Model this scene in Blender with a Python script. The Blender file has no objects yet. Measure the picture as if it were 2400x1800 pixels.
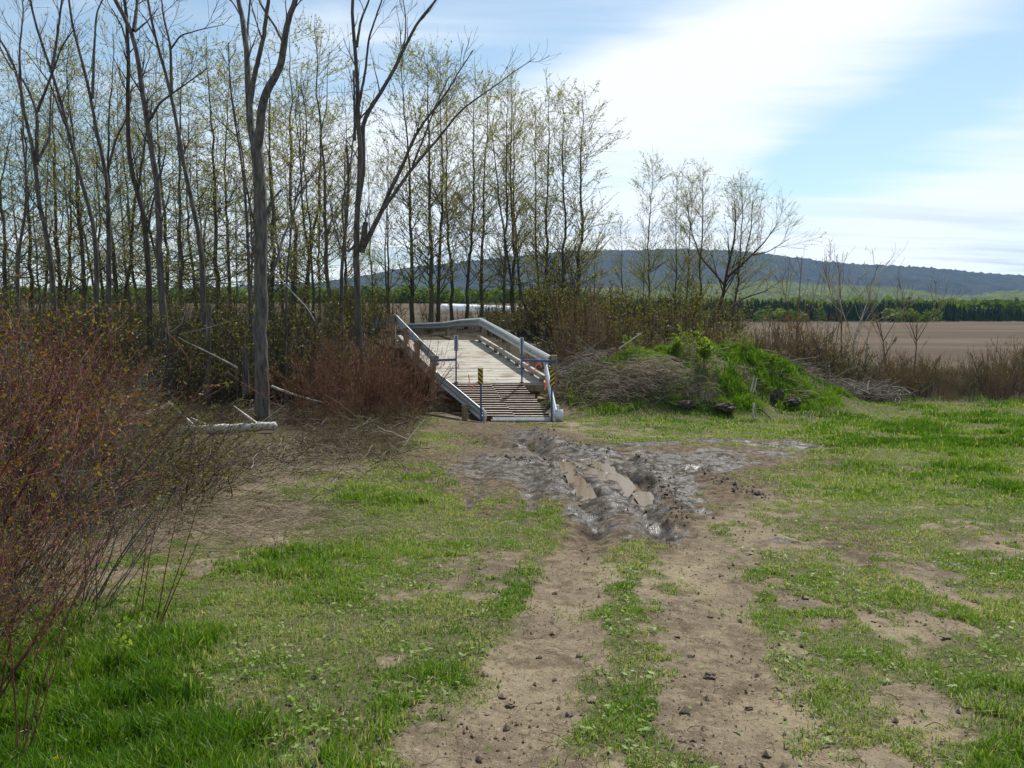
import bpy, math, random
import numpy as np
from mathutils import Vector

S = bpy.context.scene
COL = S.collection
R = math.radians
RNG = np.random.default_rng(11)

# ------------------------------------------------------------------ camera, sky, sun
F = 1900.0 / 2400.0
PITCH = math.atan((900 - 735) / 1900.0)
EYE = 1.65
cam_d = bpy.data.cameras.new('camera'); cam = bpy.data.objects.new('camera', cam_d); COL.objects.link(cam)
cam_d.sensor_width = 36.0; cam_d.lens = 36.0 * F; cam_d.clip_start = 0.05; cam_d.clip_end = 20000
cam.location = (0, 0, EYE); cam.rotation_euler = (R(90) - PITCH, 0, 0)
S.camera = cam
S.render.resolution_x = 1024; S.render.resolution_y = 768
S.view_settings.view_transform = 'Standard'; S.view_settings.look = 'None'
S.view_settings.exposure = 0.6; S.view_settings.gamma = 1.0

SUN_AZ = R(27)      # to the right of straight ahead
SUN_EL = R(54)
w = bpy.data.worlds.new('World'); S.world = w; w.use_nodes = True
nt = w.node_tree; N = nt.nodes; L = nt.links
N.clear()
def node(nt, t, **kw):
    n = nt.nodes.new(t)
    for k, v in kw.items():
        if k.startswith('i_'):
            n.inputs[k[2:].replace('_', ' ')].default_value = v
        else:
            setattr(n, k, v)
    return n
def mth(nt, op, a, b=None, c=None, clamp=False):
    n = nt.nodes.new('ShaderNodeMath'); n.operation = op; n.use_clamp = clamp
    for i, x in enumerate((a, b, c)):
        if x is None: continue
        if hasattr(x, 'is_linked') or hasattr(x, 'links'): nt.links.new(x, n.inputs[i])
        else: n.inputs[i].default_value = x
    return n.outputs[0]
sky = node(nt, 'ShaderNodeTexSky', sky_type='NISHITA', sun_disc=False, sun_elevation=SUN_EL, sun_rotation=SUN_AZ,
           air_density=1.0, dust_density=0.6, ozone_density=0.7)
tc = node(nt, 'ShaderNodeTexCoord')
sep = node(nt, 'ShaderNodeSeparateXYZ'); L.new(tc.outputs['Generated'], sep.inputs[0])
X, Y, Z = sep.outputs
az = mth(nt, 'ARCTAN2', X, Y)                    # 0 straight ahead, + to the right
el = mth(nt, 'ARCSINE', Z)
den = mth(nt, 'ADD', mth(nt, 'MAXIMUM', Z, 0.0), 0.10)
cx = mth(nt, 'DIVIDE', X, den); cy = mth(nt, 'DIVIDE', Y, den)
comb = node(nt, 'ShaderNodeCombineXYZ'); L.new(cx, comb.inputs[0]); L.new(cy, comb.inputs[1])
mp = node(nt, 'ShaderNodeMapping'); mp.inputs['Rotation'].default_value = (0, 0, R(24)); mp.inputs['Scale'].default_value = (0.42, 1.3, 1); mp.inputs['Location'].default_value = (3.1, 1.7, 0)
L.new(comb.outputs[0], mp.inputs[0])
n1 = node(nt, 'ShaderNodeTexNoise', i_Scale=1.0, i_Detail=6.0, i_Roughness=0.52, i_Distortion=0.35); L.new(mp.outputs[0], n1.inputs['Vector'])
n2 = node(nt, 'ShaderNodeTexNoise', i_Scale=3.2, i_Detail=7.0, i_Roughness=0.6, i_Distortion=0.8); L.new(mp.outputs[0], n2.inputs['Vector'])
def blob(a0, e0, sa, se, rot, amp):
    # soft cloud bank at azimuth a0, elevation e0 (degrees)
    da = mth(nt, 'SUBTRACT', az, R(a0)); de = mth(nt, 'SUBTRACT', el, R(e0))
    c, s = math.cos(R(rot)), math.sin(R(rot))
    p = mth(nt, 'DIVIDE', mth(nt, 'ADD', mth(nt, 'MULTIPLY', da, c), mth(nt, 'MULTIPLY', de, s)), R(sa))
    q = mth(nt, 'DIVIDE', mth(nt, 'ADD', mth(nt, 'MULTIPLY', da, -s), mth(nt, 'MULTIPLY', de, c)), R(se))
    g = mth(nt, 'EXPONENT', mth(nt, 'MULTIPLY', mth(nt, 'ADD', mth(nt, 'MULTIPLY', p, p), mth(nt, 'MULTIPLY', q, q)), -1.0))
    return mth(nt, 'MULTIPLY', g, amp)
banks = [(7, 13, 15, 4.0, 8, .30), (17, 18, 18, 3.0, 14, .34), (-12, 10, 14, 6, 0, .22), (14, 8.5, 9, 3.0, 10, .34), (27, 5.5, 12, 2.6, 16, .40),
         (5, 4.5, 40, 2.3, 0, .26), (26, 12.5, 9, 2.2, 25, -.42), (1, 17.0, 10, 2.0, 10, -.26), (-25, 17, 12, 3.0, -5, -.22),
         (-27, 8, 8, 3, 0, -.22), (19, 9.8, 3, 2.2, 40, -.25), (27, 21, 8, 2.5, 0, .2)]
acc = mth(nt, 'ADD', mth(nt, 'MULTIPLY', n1.outputs[0], 0.90), mth(nt, 'MULTIPLY', n2.outputs[0], 0.50))
for b in banks: acc = mth(nt, 'ADD', acc, blob(*b))
ramp = node(nt, 'ShaderNodeMapRange', interpolation_type='SMOOTHSTEP'); L.new(acc, ramp.inputs[0])
ramp.inputs[1].default_value = 0.52; ramp.inputs[2].default_value = 1.10; ramp.inputs[3].default_value = 0.10; ramp.inputs[4].default_value = .92
# grey undersides low over the hills
gm = node(nt, 'ShaderNodeMapping'); gm.inputs['Scale'].default_value = (0.5, 2.6, 1); gm.inputs['Rotation'].default_value = (0, 0, R(14)); L.new(comb.outputs[0], gm.inputs[0])
n3 = node(nt, 'ShaderNodeTexNoise', i_Scale=0.9, i_Detail=4.0, i_Roughness=0.5); L.new(gm.outputs[0], n3.inputs['Vector'])
grey = node(nt, 'ShaderNodeMapRange', interpolation_type='SMOOTHSTEP'); L.new(n3.outputs[0], grey.inputs[0])
grey.inputs[1].default_value = 0.48; grey.inputs[2].default_value = 0.66
low = node(nt, 'ShaderNodeMapRange', interpolation_type='SMOOTHSTEP'); L.new(el, low.inputs[0])
low.inputs[1].default_value = R(8.5); low.inputs[2].default_value = R(3); 
gf = mth(nt, 'MULTIPLY', grey.outputs[0], mth(nt, 'MULTIPLY', low.outputs[0], 0.85))
ccol = node(nt, 'ShaderNodeMix', data_type='RGBA'); L.new(gf, ccol.inputs[0])
ccol.inputs[6].default_value = (8.6, 8.8, 9.1, 1); ccol.inputs[7].default_value = (4.6, 5.2, 6.2, 1)
mix = node(nt, 'ShaderNodeMix', data_type='RGBA'); L.new(ramp.outputs[0], mix.inputs[0]); skyt = node(nt, 'ShaderNodeMix', data_type='RGBA', blend_type='MULTIPLY'); skyt.inputs[0].default_value = 1; L.new(sky.outputs[0], skyt.inputs[6]); skyt.inputs[7].default_value = (.90, 1.04, 1.0, 1); L.new(skyt.outputs[2], mix.inputs[6]); L.new(ccol.outputs[2], mix.inputs[7])
bg = node(nt, 'ShaderNodeBackground', i_Strength=0.084); L.new(mix.outputs[2], bg.inputs[0])
wo = node(nt, 'ShaderNodeOutputWorld'); L.new(bg.outputs[0], wo.inputs[0])

sd = bpy.data.lights.new('sun', 'SUN'); sd.energy = 4.4; sd.angle = R(0.55); sd.color = (1.0, 0.955, 0.88)
sun = bpy.data.objects.new('sun', sd); COL.objects.link(sun)
sdir = Vector((math.sin(SUN_AZ) * math.cos(SUN_EL), math.cos(SUN_AZ) * math.cos(SUN_EL), math.sin(SUN_EL)))
sun.rotation_euler = sdir.to_track_quat('Z', 'Y').to_euler(); sun.location = (0, 0, 60)

# ------------------------------------------------------------------ helpers: where things stand
cp, sp_ = math.cos(PITCH), math.sin(PITCH)
def at(u, v, Yd):
    q = (900 - v) / 1900.0
    dy = cp + q * sp_; dz = -sp_ + q * cp; dx = (u - 1200) / 1900.0
    t = Yd / dy
    return np.array([dx * t, Yd, EYE + dz * t])
def lin(a, b, x): return np.clip((x - a) / (b - a), 0, 1)
def sst(a, b, x):
    t = np.clip((x - a) / (b - a), 0, 1); return t * t * (3 - 2 * t)
def _h(ix, iy, s):
    n = (ix.astype(np.int64) * 374761393 + iy.astype(np.int64) * 668265263 + s * 1442695041) & 0xffffffff
    n = ((n ^ (n >> 13)) * 1274126177) & 0xffffffff
    n = (n ^ (n >> 16)) & 0xffffff
    return n / float(0xffffff)
def vn(x, y, s=0):
    ix = np.floor(x); iy = np.floor(y); fx = x - ix; fy = y - iy
    fx = fx * fx * (3 - 2 * fx); fy = fy * fy * (3 - 2 * fy)
    a = _h(ix, iy, s); b = _h(ix + 1, iy, s); c = _h(ix, iy + 1, s); d = _h(ix + 1, iy + 1, s)
    return (a + (b - a) * fx) * (1 - fy) + (c + (d - c) * fx) * fy
def fbm(x, y, o=4, s=0, g=0.5):
    r = 0; a = 1; t = 0
    for i in range(o):
        r = r + a * vn(x * 2 ** i + 17.3 * i, y * 2 ** i - 9.1 * i, s + i); t += a; a *= g
    return r / t

# ------------------------------------------------------------------ the lie of the land
def segdist(x, y, pts):
    d = np.full(np.shape(x), 1e9)
    for (x0, y0), (x1, y1) in zip(pts[:-1], pts[1:]):
        dx, dy = x1 - x0, y1 - y0; L2 = dx * dx + dy * dy + 1e-9
        t = np.clip(((x - x0) * dx + (y - y0) * dy) / L2, 0, 1)
        d = np.minimum(d, np.hypot(x - x0 - t * dx, y - y0 - t * dy))
    return d
def H0(x, y):
    k = sst(0.0, 0.16, x / np.maximum(y, 1.0))
    z = -0.055 * np.clip(y, -5, 21.5)
    farL = 0.45 + 0.0195 * (np.minimum(y, 260) - 31); farR = -1.35 + 0 * y
    zf = farL * (1 - k) + farR * k
    t = sst(26.5, 31.5, y)
    z = z * (1 - t) + zf * t
    g = np.exp(-((y - 27.4 - 0.03 * x) / 1.7) ** 2) * sst(6, 2, x)
    z = z - 1.1 * g
    return z
MOUNDS = [(3.6, 24.2, 2.2, 1.5, .95), (5.6, 24.6, 2.0, 1.7, 1.15), (7.6, 25.0, 1.7, 1.5, 1.05), (2.4, 24.8, 1.4, 1.6, .55), (4.6, 22.6, 1.5, .8, .35), (6.0, 23.1, .6, .5, .3), (9.3, 25.0, 1.6, 1.2, .35)]
def mound(x, y):
    z = 0
    for mx, my, sx, sy, h in MOUNDS:
        z = z + h * np.exp(-(((x - mx) / sx) ** 2 + ((y - my) / sy) ** 2))
    return z * 1.0
def g2(u, v):
    # the ground point seen at (u, v) of the photograph, on the sloping near meadow
    q = (900 - v) / 1900.0
    dy = cp + q * sp_; dz = -sp_ + q * cp
    t = -EYE / (dz + 0.055 * dy)
    return ((u - 1200) / 1900.0 * t, dy * t)
PUD = [[(1362, 1084), (1400, 1088), (1440, 1106), (1470, 1128), (1485, 1142)], [(1380, 1100), (1420, 1116)],
       [(1325, 1090), (1340, 1110), (1362, 1128), (1376, 1152)],
       [(1508, 1152), (1520, 1172)], [(1480, 1058), (1508, 1060)], [(1600, 1100), (1622, 1101)], [(1430, 1072), (1466, 1080)]]
PW = [0.12, 0.08, 0.10, 0.10, 0.20, 0.15, 0.12]
PUDW = [[g2(*p) for p in pl] for pl in PUD]
# tyre ruts and churned ridges (photo points -> ground), width, depth (+ = ridge)
RUT = [([(1125, 1100), (1110, 1150), (1095, 1190)], .16, -.07), ([(1240, 1100), (1243, 1150), (1250, 1190)], .16, -.08), ([(1140, 1075), (1250, 1078), (1290, 1072)], .25, .10),
       ([(1095, 1015), (1140, 1030), (1200, 1040), (1260, 1042)], .3, -.16), ([(1500, 1075), (1520, 1110), (1560, 1150), (1590, 1190), (1590, 1215)], .13, .11),
       ([(1270, 1010), (1300, 1040), (1340, 1050), (1420, 1060)], .35, .13), ([(1230, 1030), (1290, 1075), (1330, 1110), (1385, 1190), (1390, 1260)], .14, -.09),
       ([(1400, 1100), (1470, 1150), (1530, 1210), (1545, 1250)], .12, -.08), ([(1580, 1098), (1640, 1115), (1720, 1140), (1790, 1165)], .14, .07),
       ([(1500, 1060), (1600, 1050), (1750, 1040), (1900, 1045)], .2, -.05), ([(2020, 1350), (2090, 1420), (2150, 1480), (2180, 1540)], .10, -.03),
       ([(1360, 1240), (1330, 1400), (1260, 1600), (1200, 1800)], .30, -.035), ([(1580, 1230), (1650, 1400), (1720, 1600), (1790, 1800)], .32, -.035),
       ([(2200, 1230), (2260, 1300), (2330, 1400)], .1, -.03), ([(1850, 1240), (1960, 1290), (2040, 1340)], .1, -.03)]
RUTW = [([g2(*p) for p in pl], wd, dp) for pl, wd, dp in RUT]
VS = [900, 960, 1000, 1030, 1060, 1100, 1150, 1200, 1250, 1300, 1350, 1400, 1450, 1500, 1550, 1600, 1700, 1800]
GR = ["1111111112210588888999999", "1111111112531588888899999", "0011111223310256667888999", "0001111134420013455678999", "0000111134420000003788999",
      "0000001125555200013676788", "1111111379865300013566678", "1111111378766710123555566", "1111111467667614212344435", "1111157866664114114235344",
      "2222687765553214115454445", "4444777665443112411656455", "7777777765453123015664566", "8888887776552024103563566", "8888888776663015103555567",
      "9999998667761015101675567", "9999998568520045100463467", "9999997686200135100353477"]
WT = ["0000000000000000000000000", "0000000000000000000000000", "0000000000123000000000000", "0000000000046300000000000", "0000000000268888888520000",
      "0000000000488999985210000", "0000000000456799731000000", "0000000000122568410000000", "0000000000000256200022000", "0000000000000012000012000",
      "0000000000000011000001000", "0000000000000000000010000", "0000000000000000000010000", "0000000000000000000000000", "0000000000000000000000000",
      "0000000000000000000000000", "0000000000000000000000000", "0000000000000000000000000"]
WETL = [([(1125, 1105), (1110, 1150), (1095, 1190)], .10), ([(1240, 1095), (1243, 1150), (1250, 1195)], .14), ([(1190, 1010), (1250, 1050), (1310, 1095), (1375, 1170), (1390, 1225)], .20),
        ([(1240, 1015), (1330, 1050), (1400, 1075), (1470, 1135), (1530, 1210), (1546, 1250)], .28), ([(1400, 1050), (1520, 1040), (1650, 1030), (1800, 1035), (1900, 1048)], .34), ([(1480, 1075), (1600, 1080), (1700, 1075)], .34),
        ([(1540, 1120), (1600, 1160), (1610, 1200)], .22), ([(1400, 1170), (1450, 1190)], .4), ([(1860, 1265), (1920, 1275)], .12), ([(1760, 1162), (1785, 1165)], .07), ([(1840, 1030), (1960, 1050)], .2)]
WETW = [([g2(*p) for p in pl], wd) for pl, wd in WETL]
def wetmap(x, y):
    w_ = 0.0 * x
    qx = x + (fbm(x * 3, y * 3, 3, 81) - .5) * .6; qy = y + (fbm(x * 3, y * 2, 3, 82) - .5) * .9
    for pl, wd in WETW: w_ = np.maximum(w_, np.exp(-(segdist(qx, qy, pl) / wd) ** 2) * (1.15 if wd > .15 else .8))
    return np.maximum(w_, tab(WT, x, y)[0] * .74)
def tab(T, x, y):
    z = -0.055 * y; yy = np.maximum(y, 0.3)
    tn = (EYE - z) / yy                       # tangent below the eye
    v = 900 - 1900 * np.tan(PITCH - np.arctan(tn))
    u = 1200 + 1900 * x / yy * (cp + (900 - v) / 1900 * sp_)
    A = np.array([[int(c) for c in r] for r in T], float) / 9.0
    vi = np.interp(v, VS, np.arange(len(VS))); ui = np.clip(u / 100.0, 0, 23.999)
    i = np.clip(vi.astype(int), 0, len(VS) - 2); j = ui.astype(int); fi = vi - i; fj = ui - j
    r = (A[i, j] * (1 - fj) + A[i, j + 1] * fj) * (1 - fi) + (A[i + 1, j] * (1 - fj) + A[i + 1, j + 1] * fj) * fi
    return r, u, v
TRK = [([(1150, 1900), (1180, 1800), (1240, 1600), (1300, 1450), (1350, 1300), (1385, 1220)], .25), ([(1760, 1900), (1738, 1800), (1705, 1600), (1672, 1400), (1640, 1270), (1600, 1210)], .25)]
TRKW = [([g2(*p) for p in pl], wd) for pl, wd in TRK]
STRW = [([g2(*p) for p in pl], wd) for pl, wd in [([(1540, 1860), (1505, 1700), (1470, 1550), (1450, 1450), (1490, 1350), (1480, 1270), (1500, 1230)], .15), ([(960, 1700), (1040, 1600), (1140, 1500), (1215, 1380), (1275, 1280), (1300, 1190)], .2), ([(1860, 1640), (1820, 1500), (1790, 1400)], .14)]]
def track(x, y):
    qx = x + (fbm(x * 2.4, y * 2.4, 3, 84) - .5) * .16; t = 0.0 * x
    for pl, wd in TRKW: t = np.maximum(t, np.exp(-(segdist(qx, y, pl) / wd) ** 4))
    return t
def cover(x, y):
    """grass, wetness, litter, field : 0..1"""
    wx = x + (fbm(x * 1.7, y * 1.7, 3, 40) - .5) * .5; wy = y + (fbm(x * 1.7, y * 1.7, 3, 50) - .5) * .7
    g, u, v = tab(GR, wx, wy); wt = wetmap(x, y) * sst(24, 20, y)
    for pl, wd in STRW: g = np.maximum(g, .78 * np.exp(-(segdist(x, y, pl) / wd) ** 2))
    n = fbm(x * 2.6, y * 2.0, 4, 3, .6)
    n2 = fbm(x * 7.5, y * 7.5, 3, 93, .6)
    grass = sst(-.30, .26, g - (0.42 + (n - .5) * 1.5 + (n2 - .5) * 1.1)) 
    m = mound(x, y)
    grass = np.maximum(grass, sst(.12, .4, m) * sst(.30, .5, fbm(x * 1.3, y * 1.3, 3, 77)))
    nw = fbm(x * 3.5, y * 2.4, 4, 9, .6)
    wet = sst(-.06, .16, wt - (.20 + .65 * nw) )
    litter = sst(1010, 930, u) * sst(1330, 1180, v - .6 * np.clip(300 - u, 0, 300) + (n - .5) * 120 + np.clip(u - 350, 0, 500) * .30) * sst(0, 25, y)
    litter = np.maximum(litter, sst(22.0, 23.5, y) * (1 - sst(-.4, .2, x)) )
    litter = np.maximum(litter, sst(25.0, 26.5, y))
    litter = litter * (1 - sst(.2, .5, m) * .6)
    grass = grass * (1 - litter * .75) * (1 - sst(.25, .6, wt)) * (1 - .95 * track(x, y))
    grass = np.maximum(grass, sst(.10, .35, m) * sst(.30, .48, fbm(x * 1.3, y * 1.3, 3, 77)))
    r = x / np.maximum(y, 1)
    field = sst(34, 40, y) * sst(.12, .2, r) + sst(60, 80, y) * (1 - sst(.12, .2, r))
    wet = wet * (1 - litter) 
    return grass, wet, litter, np.clip(field, 0, 1)
def near_grass(x, y): return tab(GR, x, y)[0]
def H(x, y, fine=True):
    x = np.asarray(x, float); y = np.asarray(y, float)
    z = H0(x, y)
    nearf = sst(60, 30, y)
    z = z + (fbm(x * .35, y * .35, 3, 5) - .5) * .16 * nearf
    m = mound(x, y)
    z = z + m * (1 + (fbm(x * 1.4, y * 1.4, 4, 6) - .5) * .5)
    near = (y < 23) & (y > 2)
    for pl, wd, dp in RUTW:
        d = segdist(x, y, pl)
        z = z + (dp * (.55 if dp > 0 else .9)) * np.exp(-(d / wd) ** 2) * (0.55 + .9 * vn(x * 4, y * 4, 8))
    for pl, wd in zip(PUDW, PW):
        my = sum(p[1] for p in pl) / len(pl)
        d = segdist(x + (vn(x * 5, y * 5, 31) - .5) * .22, y + (vn(x * 5, y * 5, 32) - .5) * .3, pl)
        flat = sst(wd * 2.6, wd * 1.3, d)
        zp = -0.055 * my - 0.02
        z = z * (1 - flat) + zp * flat
        z = z - .07 * sst(wd * 1.35, wd * .5, d)
    if fine:
        n = fbm(x * 7, y * 7, 4, 21, .6)
        wt = np.clip(wetmap(x, y), 0, 1) * sst(24, 20, y) * sst(1, 3, y)
        z = z + (n - .5) * (.010 + .055 * wt) * nearf + (fbm(x * 17, y * 17, 3, 27, .65) - .5) * (.018 + .045 * wt) * sst(24, 16, y)
        z = z + (vn(x * 38, y * 38, 22) - .5) * (.008 + .014 * wt) * sst(16, 8, y)
    return z

# ------------------------------------------------------------------ helpers: meshes
def mesh(name, V, quads=None, tris=None, mats=(), smooth=False, attrs=None, matidx=None):
    V = np.asarray(V, np.float32).reshape(-1, 3)
    loops = []; starts = []; n = 0
    if quads is not None and len(quads):
        q = np.asarray(quads, np.int32).reshape(-1, 4); loops.append(q.ravel()); starts.append(n + 4 * np.arange(len(q))); n += q.size
    if tris is not None and len(tris):
        t = np.asarray(tris, np.int32).reshape(-1, 3); loops.append(t.ravel()); starts.append(n + 3 * np.arange(len(t))); n += t.size
    loops = np.concatenate(loops); starts = np.concatenate(starts)
    me = bpy.data.meshes.new(name)
    me.vertices.add(len(V)); me.vertices.foreach_set('co', V.ravel())
    me.loops.add(len(loops)); me.loops.foreach_set('vertex_index', loops.astype(np.int32))
    me.polygons.add(len(starts)); me.polygons.foreach_set('loop_start', starts.astype(np.int32))
    for m in mats: me.materials.append(m)
    if matidx is not None: me.polygons.foreach_set('material_index', np.asarray(matidx, np.int32))
    me.polygons.foreach_set('use_smooth', np.full(len(starts), bool(smooth)))
    me.update(calc_edges=True)
    if attrs:
        for k, a in attrs.items():
            a = np.asarray(a, np.float32)
            if a.ndim == 1:
                at_ = me.attributes.new(k, 'FLOAT', 'POINT'); at_.data.foreach_set('value', a)
            else:
                at_ = me.attributes.new(k, 'FLOAT_COLOR', 'POINT'); at_.data.foreach_set('color', a.ravel())
    return me
def link(name, me, parent=None, loc=None):
    o = bpy.data.objects.new(name, me); COL.objects.link(o)
    if parent is not None: o.parent = parent
    if loc is not None: o.location = loc
    return o
def tag(o, label=None, cat=None, group=None, kind=None):
    if label: o['label'] = label
    if cat: o['category'] = cat
    if group: o['group'] = group
    if kind: o['kind'] = kind
    return o
def empty(name, loc=(0, 0, 0), **kw):
    o = bpy.data.objects.new(name, None); COL.objects.link(o); o.location = tuple(float(c) for c in loc); o.empty_display_size = .3
    return tag(o, **kw)
def copy_tree(o, parent=None):
    c = o.copy(); COL.objects.link(c); c.parent = parent
    for ch in list(o.children): copy_tree(ch, c)
    return c

class MB:
    def __init__(s): s.V = []; s.Q = []; s.T = []; s.n = 0; s.A = []
    def add(s, V, Q=None, T=None, a=None):
        V = np.asarray(V, float).reshape(-1, 3)
        if Q is not None and len(Q): s.Q.append(np.asarray(Q).reshape(-1, 4) + s.n)
        if T is not None and len(T): s.T.append(np.asarray(T).reshape(-1, 3) + s.n)
        s.V.append(V); s.n += len(V)
        if a is not None: s.A.append(np.broadcast_to(np.asarray(a, float), (len(V),)))
        return s
    def box(s, c, size, ax=None):
        """box centre c, full size; ax = optional 3 unit axes"""
        c = np.asarray(c, float); h = np.asarray(size, float) / 2
        A = np.eye(3) if ax is None else np.asarray(ax, float)
        P = [c + sx * h[0] * A[0] + sy * h[1] * A[1] + sz * h[2] * A[2] for sx in (-1, 1) for sy in (-1, 1) for sz in (-1, 1)]
        return s.add(P, [(0, 1, 3, 2), (4, 6, 7, 5), (0, 4, 5, 1), (2, 3, 7, 6), (0, 2, 6, 4), (1, 5, 7, 3)])
    def beam(s, p, q, wd, ht, up=(0, 0, 1)):
        p = np.asarray(p, float); q = np.asarray(q, float); d = q - p; l = np.linalg.norm(d); d /= l
        up = np.asarray(up, float); sd = np.cross(d, up); sd /= np.linalg.norm(sd); u2 = np.cross(sd, d)
        return s.box((p + q) / 2, (l, wd, ht), (d, sd, u2))
    def tubes(s, P, Rr, k=5, a=None):
        V, Q = tubes(P, Rr, k)
        return s.add(V, Q, a=a)
    def mesh(s, name, mats=(), smooth=False, attr=None):
        return mesh(name, np.concatenate(s.V), np.concatenate(s.Q) if s.Q else None, np.concatenate(s.T) if s.T else None, mats, smooth,
                    {attr: np.concatenate(s.A)} if attr and s.A else None)
    def build(s, name, mat, parent=None, smooth=False, attr=None, bevel=0):
        o = link(name, s.mesh(name, [mat], smooth, attr), parent)
        if bevel:
            m = o.modifiers.new('bevel', 'BEVEL'); m.width = bevel; m.segments = 2; m.limit_method = 'ANGLE'
        return o
def tubes(P, Rr, k=4):
    P = np.asarray(P, float); Rr = np.asarray(Rr, float)
    if P.ndim == 2: P = P[None]; Rr = Rr[None]
    Nn, n, _ = P.shape
    T = np.gradient(P, axis=1); T /= np.linalg.norm(T, axis=2, keepdims=True) + 1e-9
    ref = np.zeros_like(T); m = T[:, :1, :].mean(1, keepdims=True); ver = np.abs(m[..., 2:3]) > .8
    ref[...] = np.where(ver, np.array([0.3, 0.95, 0.05]), np.array([0.02, 0.05, 1.0]))
    A = np.cross(T, ref); A /= np.linalg.norm(A, axis=2, keepdims=True) + 1e-9
    B = np.cross(T, A)
    th = np.arange(k) * 2 * np.pi / k
    V = P[:, :, None, :] + Rr[:, :, None, None] * (A[:, :, None, :] * np.cos(th)[None, None, :, None] + B[:, :, None, :] * np.sin(th)[None, None, :, None])
    base = (np.arange(Nn)[:, None, None] * n + np.arange(n - 1)[None, :, None]) * k; j = np.arange(k)[None, None, :]; j2 = (j + 1) % k
    Q = np.stack([base + j, base + j2, base + k + j2, base + k + j], -1).reshape(-1, 4)
    return V.reshape(-1, 3), Q

# ------------------------------------------------------------------ materials
def new_mat(name):
    m = bpy.data.materials.new(name); m.use_nodes = True; m.node_tree.nodes.clear(); return m, m.node_tree
def mixc(nt, f, a, b, blend='MIX'):
    n = nt.nodes.new('ShaderNodeMix'); n.data_type = 'RGBA'; n.blend_type = blend
    for i, x in ((0, f), (6, a), (7, b)):
        if isinstance(x, (int, float)): n.inputs[i].default_value = x
        elif isinstance(x, tuple): n.inputs[i].default_value = x if len(x) == 4 else x + (1,)
        else: nt.links.new(x, n.inputs[i])
    return n.outputs[2]
def noise(nt, scale, detail=4, rough=.55, vec=None, stretch=None, dist=0):
    n = node(nt, 'ShaderNodeTexNoise', i_Scale=scale, i_Detail=float(detail), i_Roughness=rough, i_Distortion=float(dist))
    if vec is None:
        t = node(nt, 'ShaderNodeTexCoord'); vec = t.outputs['Object']
    if stretch:
        mpn = node(nt, 'ShaderNodeMapping'); mpn.inputs['Scale'].default_value = stretch; nt.links.new(vec, mpn.inputs[0]); vec = mpn.outputs[0]
    nt.links.new(vec, n.inputs['Vector']); return n.outputs[0]
def rng(nt, x, a, b, c=0.0, d=1.0):
    n = node(nt, 'ShaderNodeMapRange', interpolation_type='SMOOTHSTEP'); nt.links.new(x, n.inputs[0])
    for i, v in enumerate((a, b, c, d)): n.inputs[i + 1].default_value = v
    return n.outputs[0]
def bump(nt, h, strength, dist):
    b = node(nt, 'ShaderNodeBump'); b.inputs['Strength'].default_value = strength; b.inputs['Distance'].default_value = dist
    nt.links.new(h, b.inputs['Height']); return b.outputs[0]
def finish(m, nt, color, rough=.8, normal=None, metallic=0, spec=.5, transl=None):
    p = node(nt, 'ShaderNodeBsdfPrincipled'); o = node(nt, 'ShaderNodeOutputMaterial')
    for k, x in (('Base Color', color), ('Roughness', rough), ('Metallic', metallic), ('Specular IOR Level', spec)):
        if isinstance(x, tuple): p.inputs[k].default_value = x if len(x) == 4 else x + (1,)
        elif isinstance(x, (int, float)): p.inputs[k].default_value = x
        else: nt.links.new(x, p.inputs[k])
    if normal is not None: nt.links.new(normal, p.inputs['Normal'])
    out = p.outputs[0]
    if transl:
        t = node(nt, 'ShaderNodeBsdfTranslucent')
        tcol = mixc(nt, 1.0, color, (1.25, 1.15, .55, 1), 'MULTIPLY')
        nt.links.new(tcol, t.inputs[0])
        mx = node(nt, 'ShaderNodeMixShader'); mx.inputs[0].default_value = transl
        nt.links.new(p.outputs[0], mx.inputs[1]); nt.links.new(t.outputs[0], mx.inputs[2]); out = mx.outputs[0]
    nt.links.new(out, o.inputs[0]); return m
def attr(nt, name, out='Fac'):
    a = node(nt, 'ShaderNodeAttribute'); a.attribute_name = name; return a.outputs[out]
def bark(name, c1, c2, moss=None, sc=14):
    m, nt = new_mat(name)
    n = noise(nt, sc, 5, .65, stretch=(1, 1, .18)); n2 = noise(nt, 1.3, 3, .5)
    c = mixc(nt, rng(nt, n, .35, .65), c1, c2)
    if moss: c = mixc(nt, rng(nt, n2, .45, .62, 0, .8), c, moss)
    return finish(m, nt, c, .9, bump(nt, n, .8, .02), spec=.2)
def leafmat(name, cols, rough=.55, transl=.45):
    """leaf colour drifts with each leaf's own random 'tint'"""
    m, nt = new_mat(name)
    t = attr(nt, 'tint')
    r = node(nt, 'ShaderNodeValToRGB'); nt.links.new(t, r.inputs[0])
    el_ = r.color_ramp.elements
    while len(el_) < len(cols): el_.new(.5)
    for i, c in enumerate(cols):
        el_[i].position = i / (len(cols) - 1); el_[i].color = c + (1,)
    return finish(m, nt, r.outputs[0], rough, spec=.2, transl=transl)
def plain(name, c1, c2, sc=6, rough=.7, metallic=0, bmp=0, stretch=None, spec=.5):
    m, nt = new_mat(name)
    n = noise(nt, sc, 5, .6, stretch=stretch)
    return finish(m, nt, mixc(nt, rng(nt, n, .3, .7), c1, c2), rough, bump(nt, n, bmp, .01) if bmp else None, metallic, spec)

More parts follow.
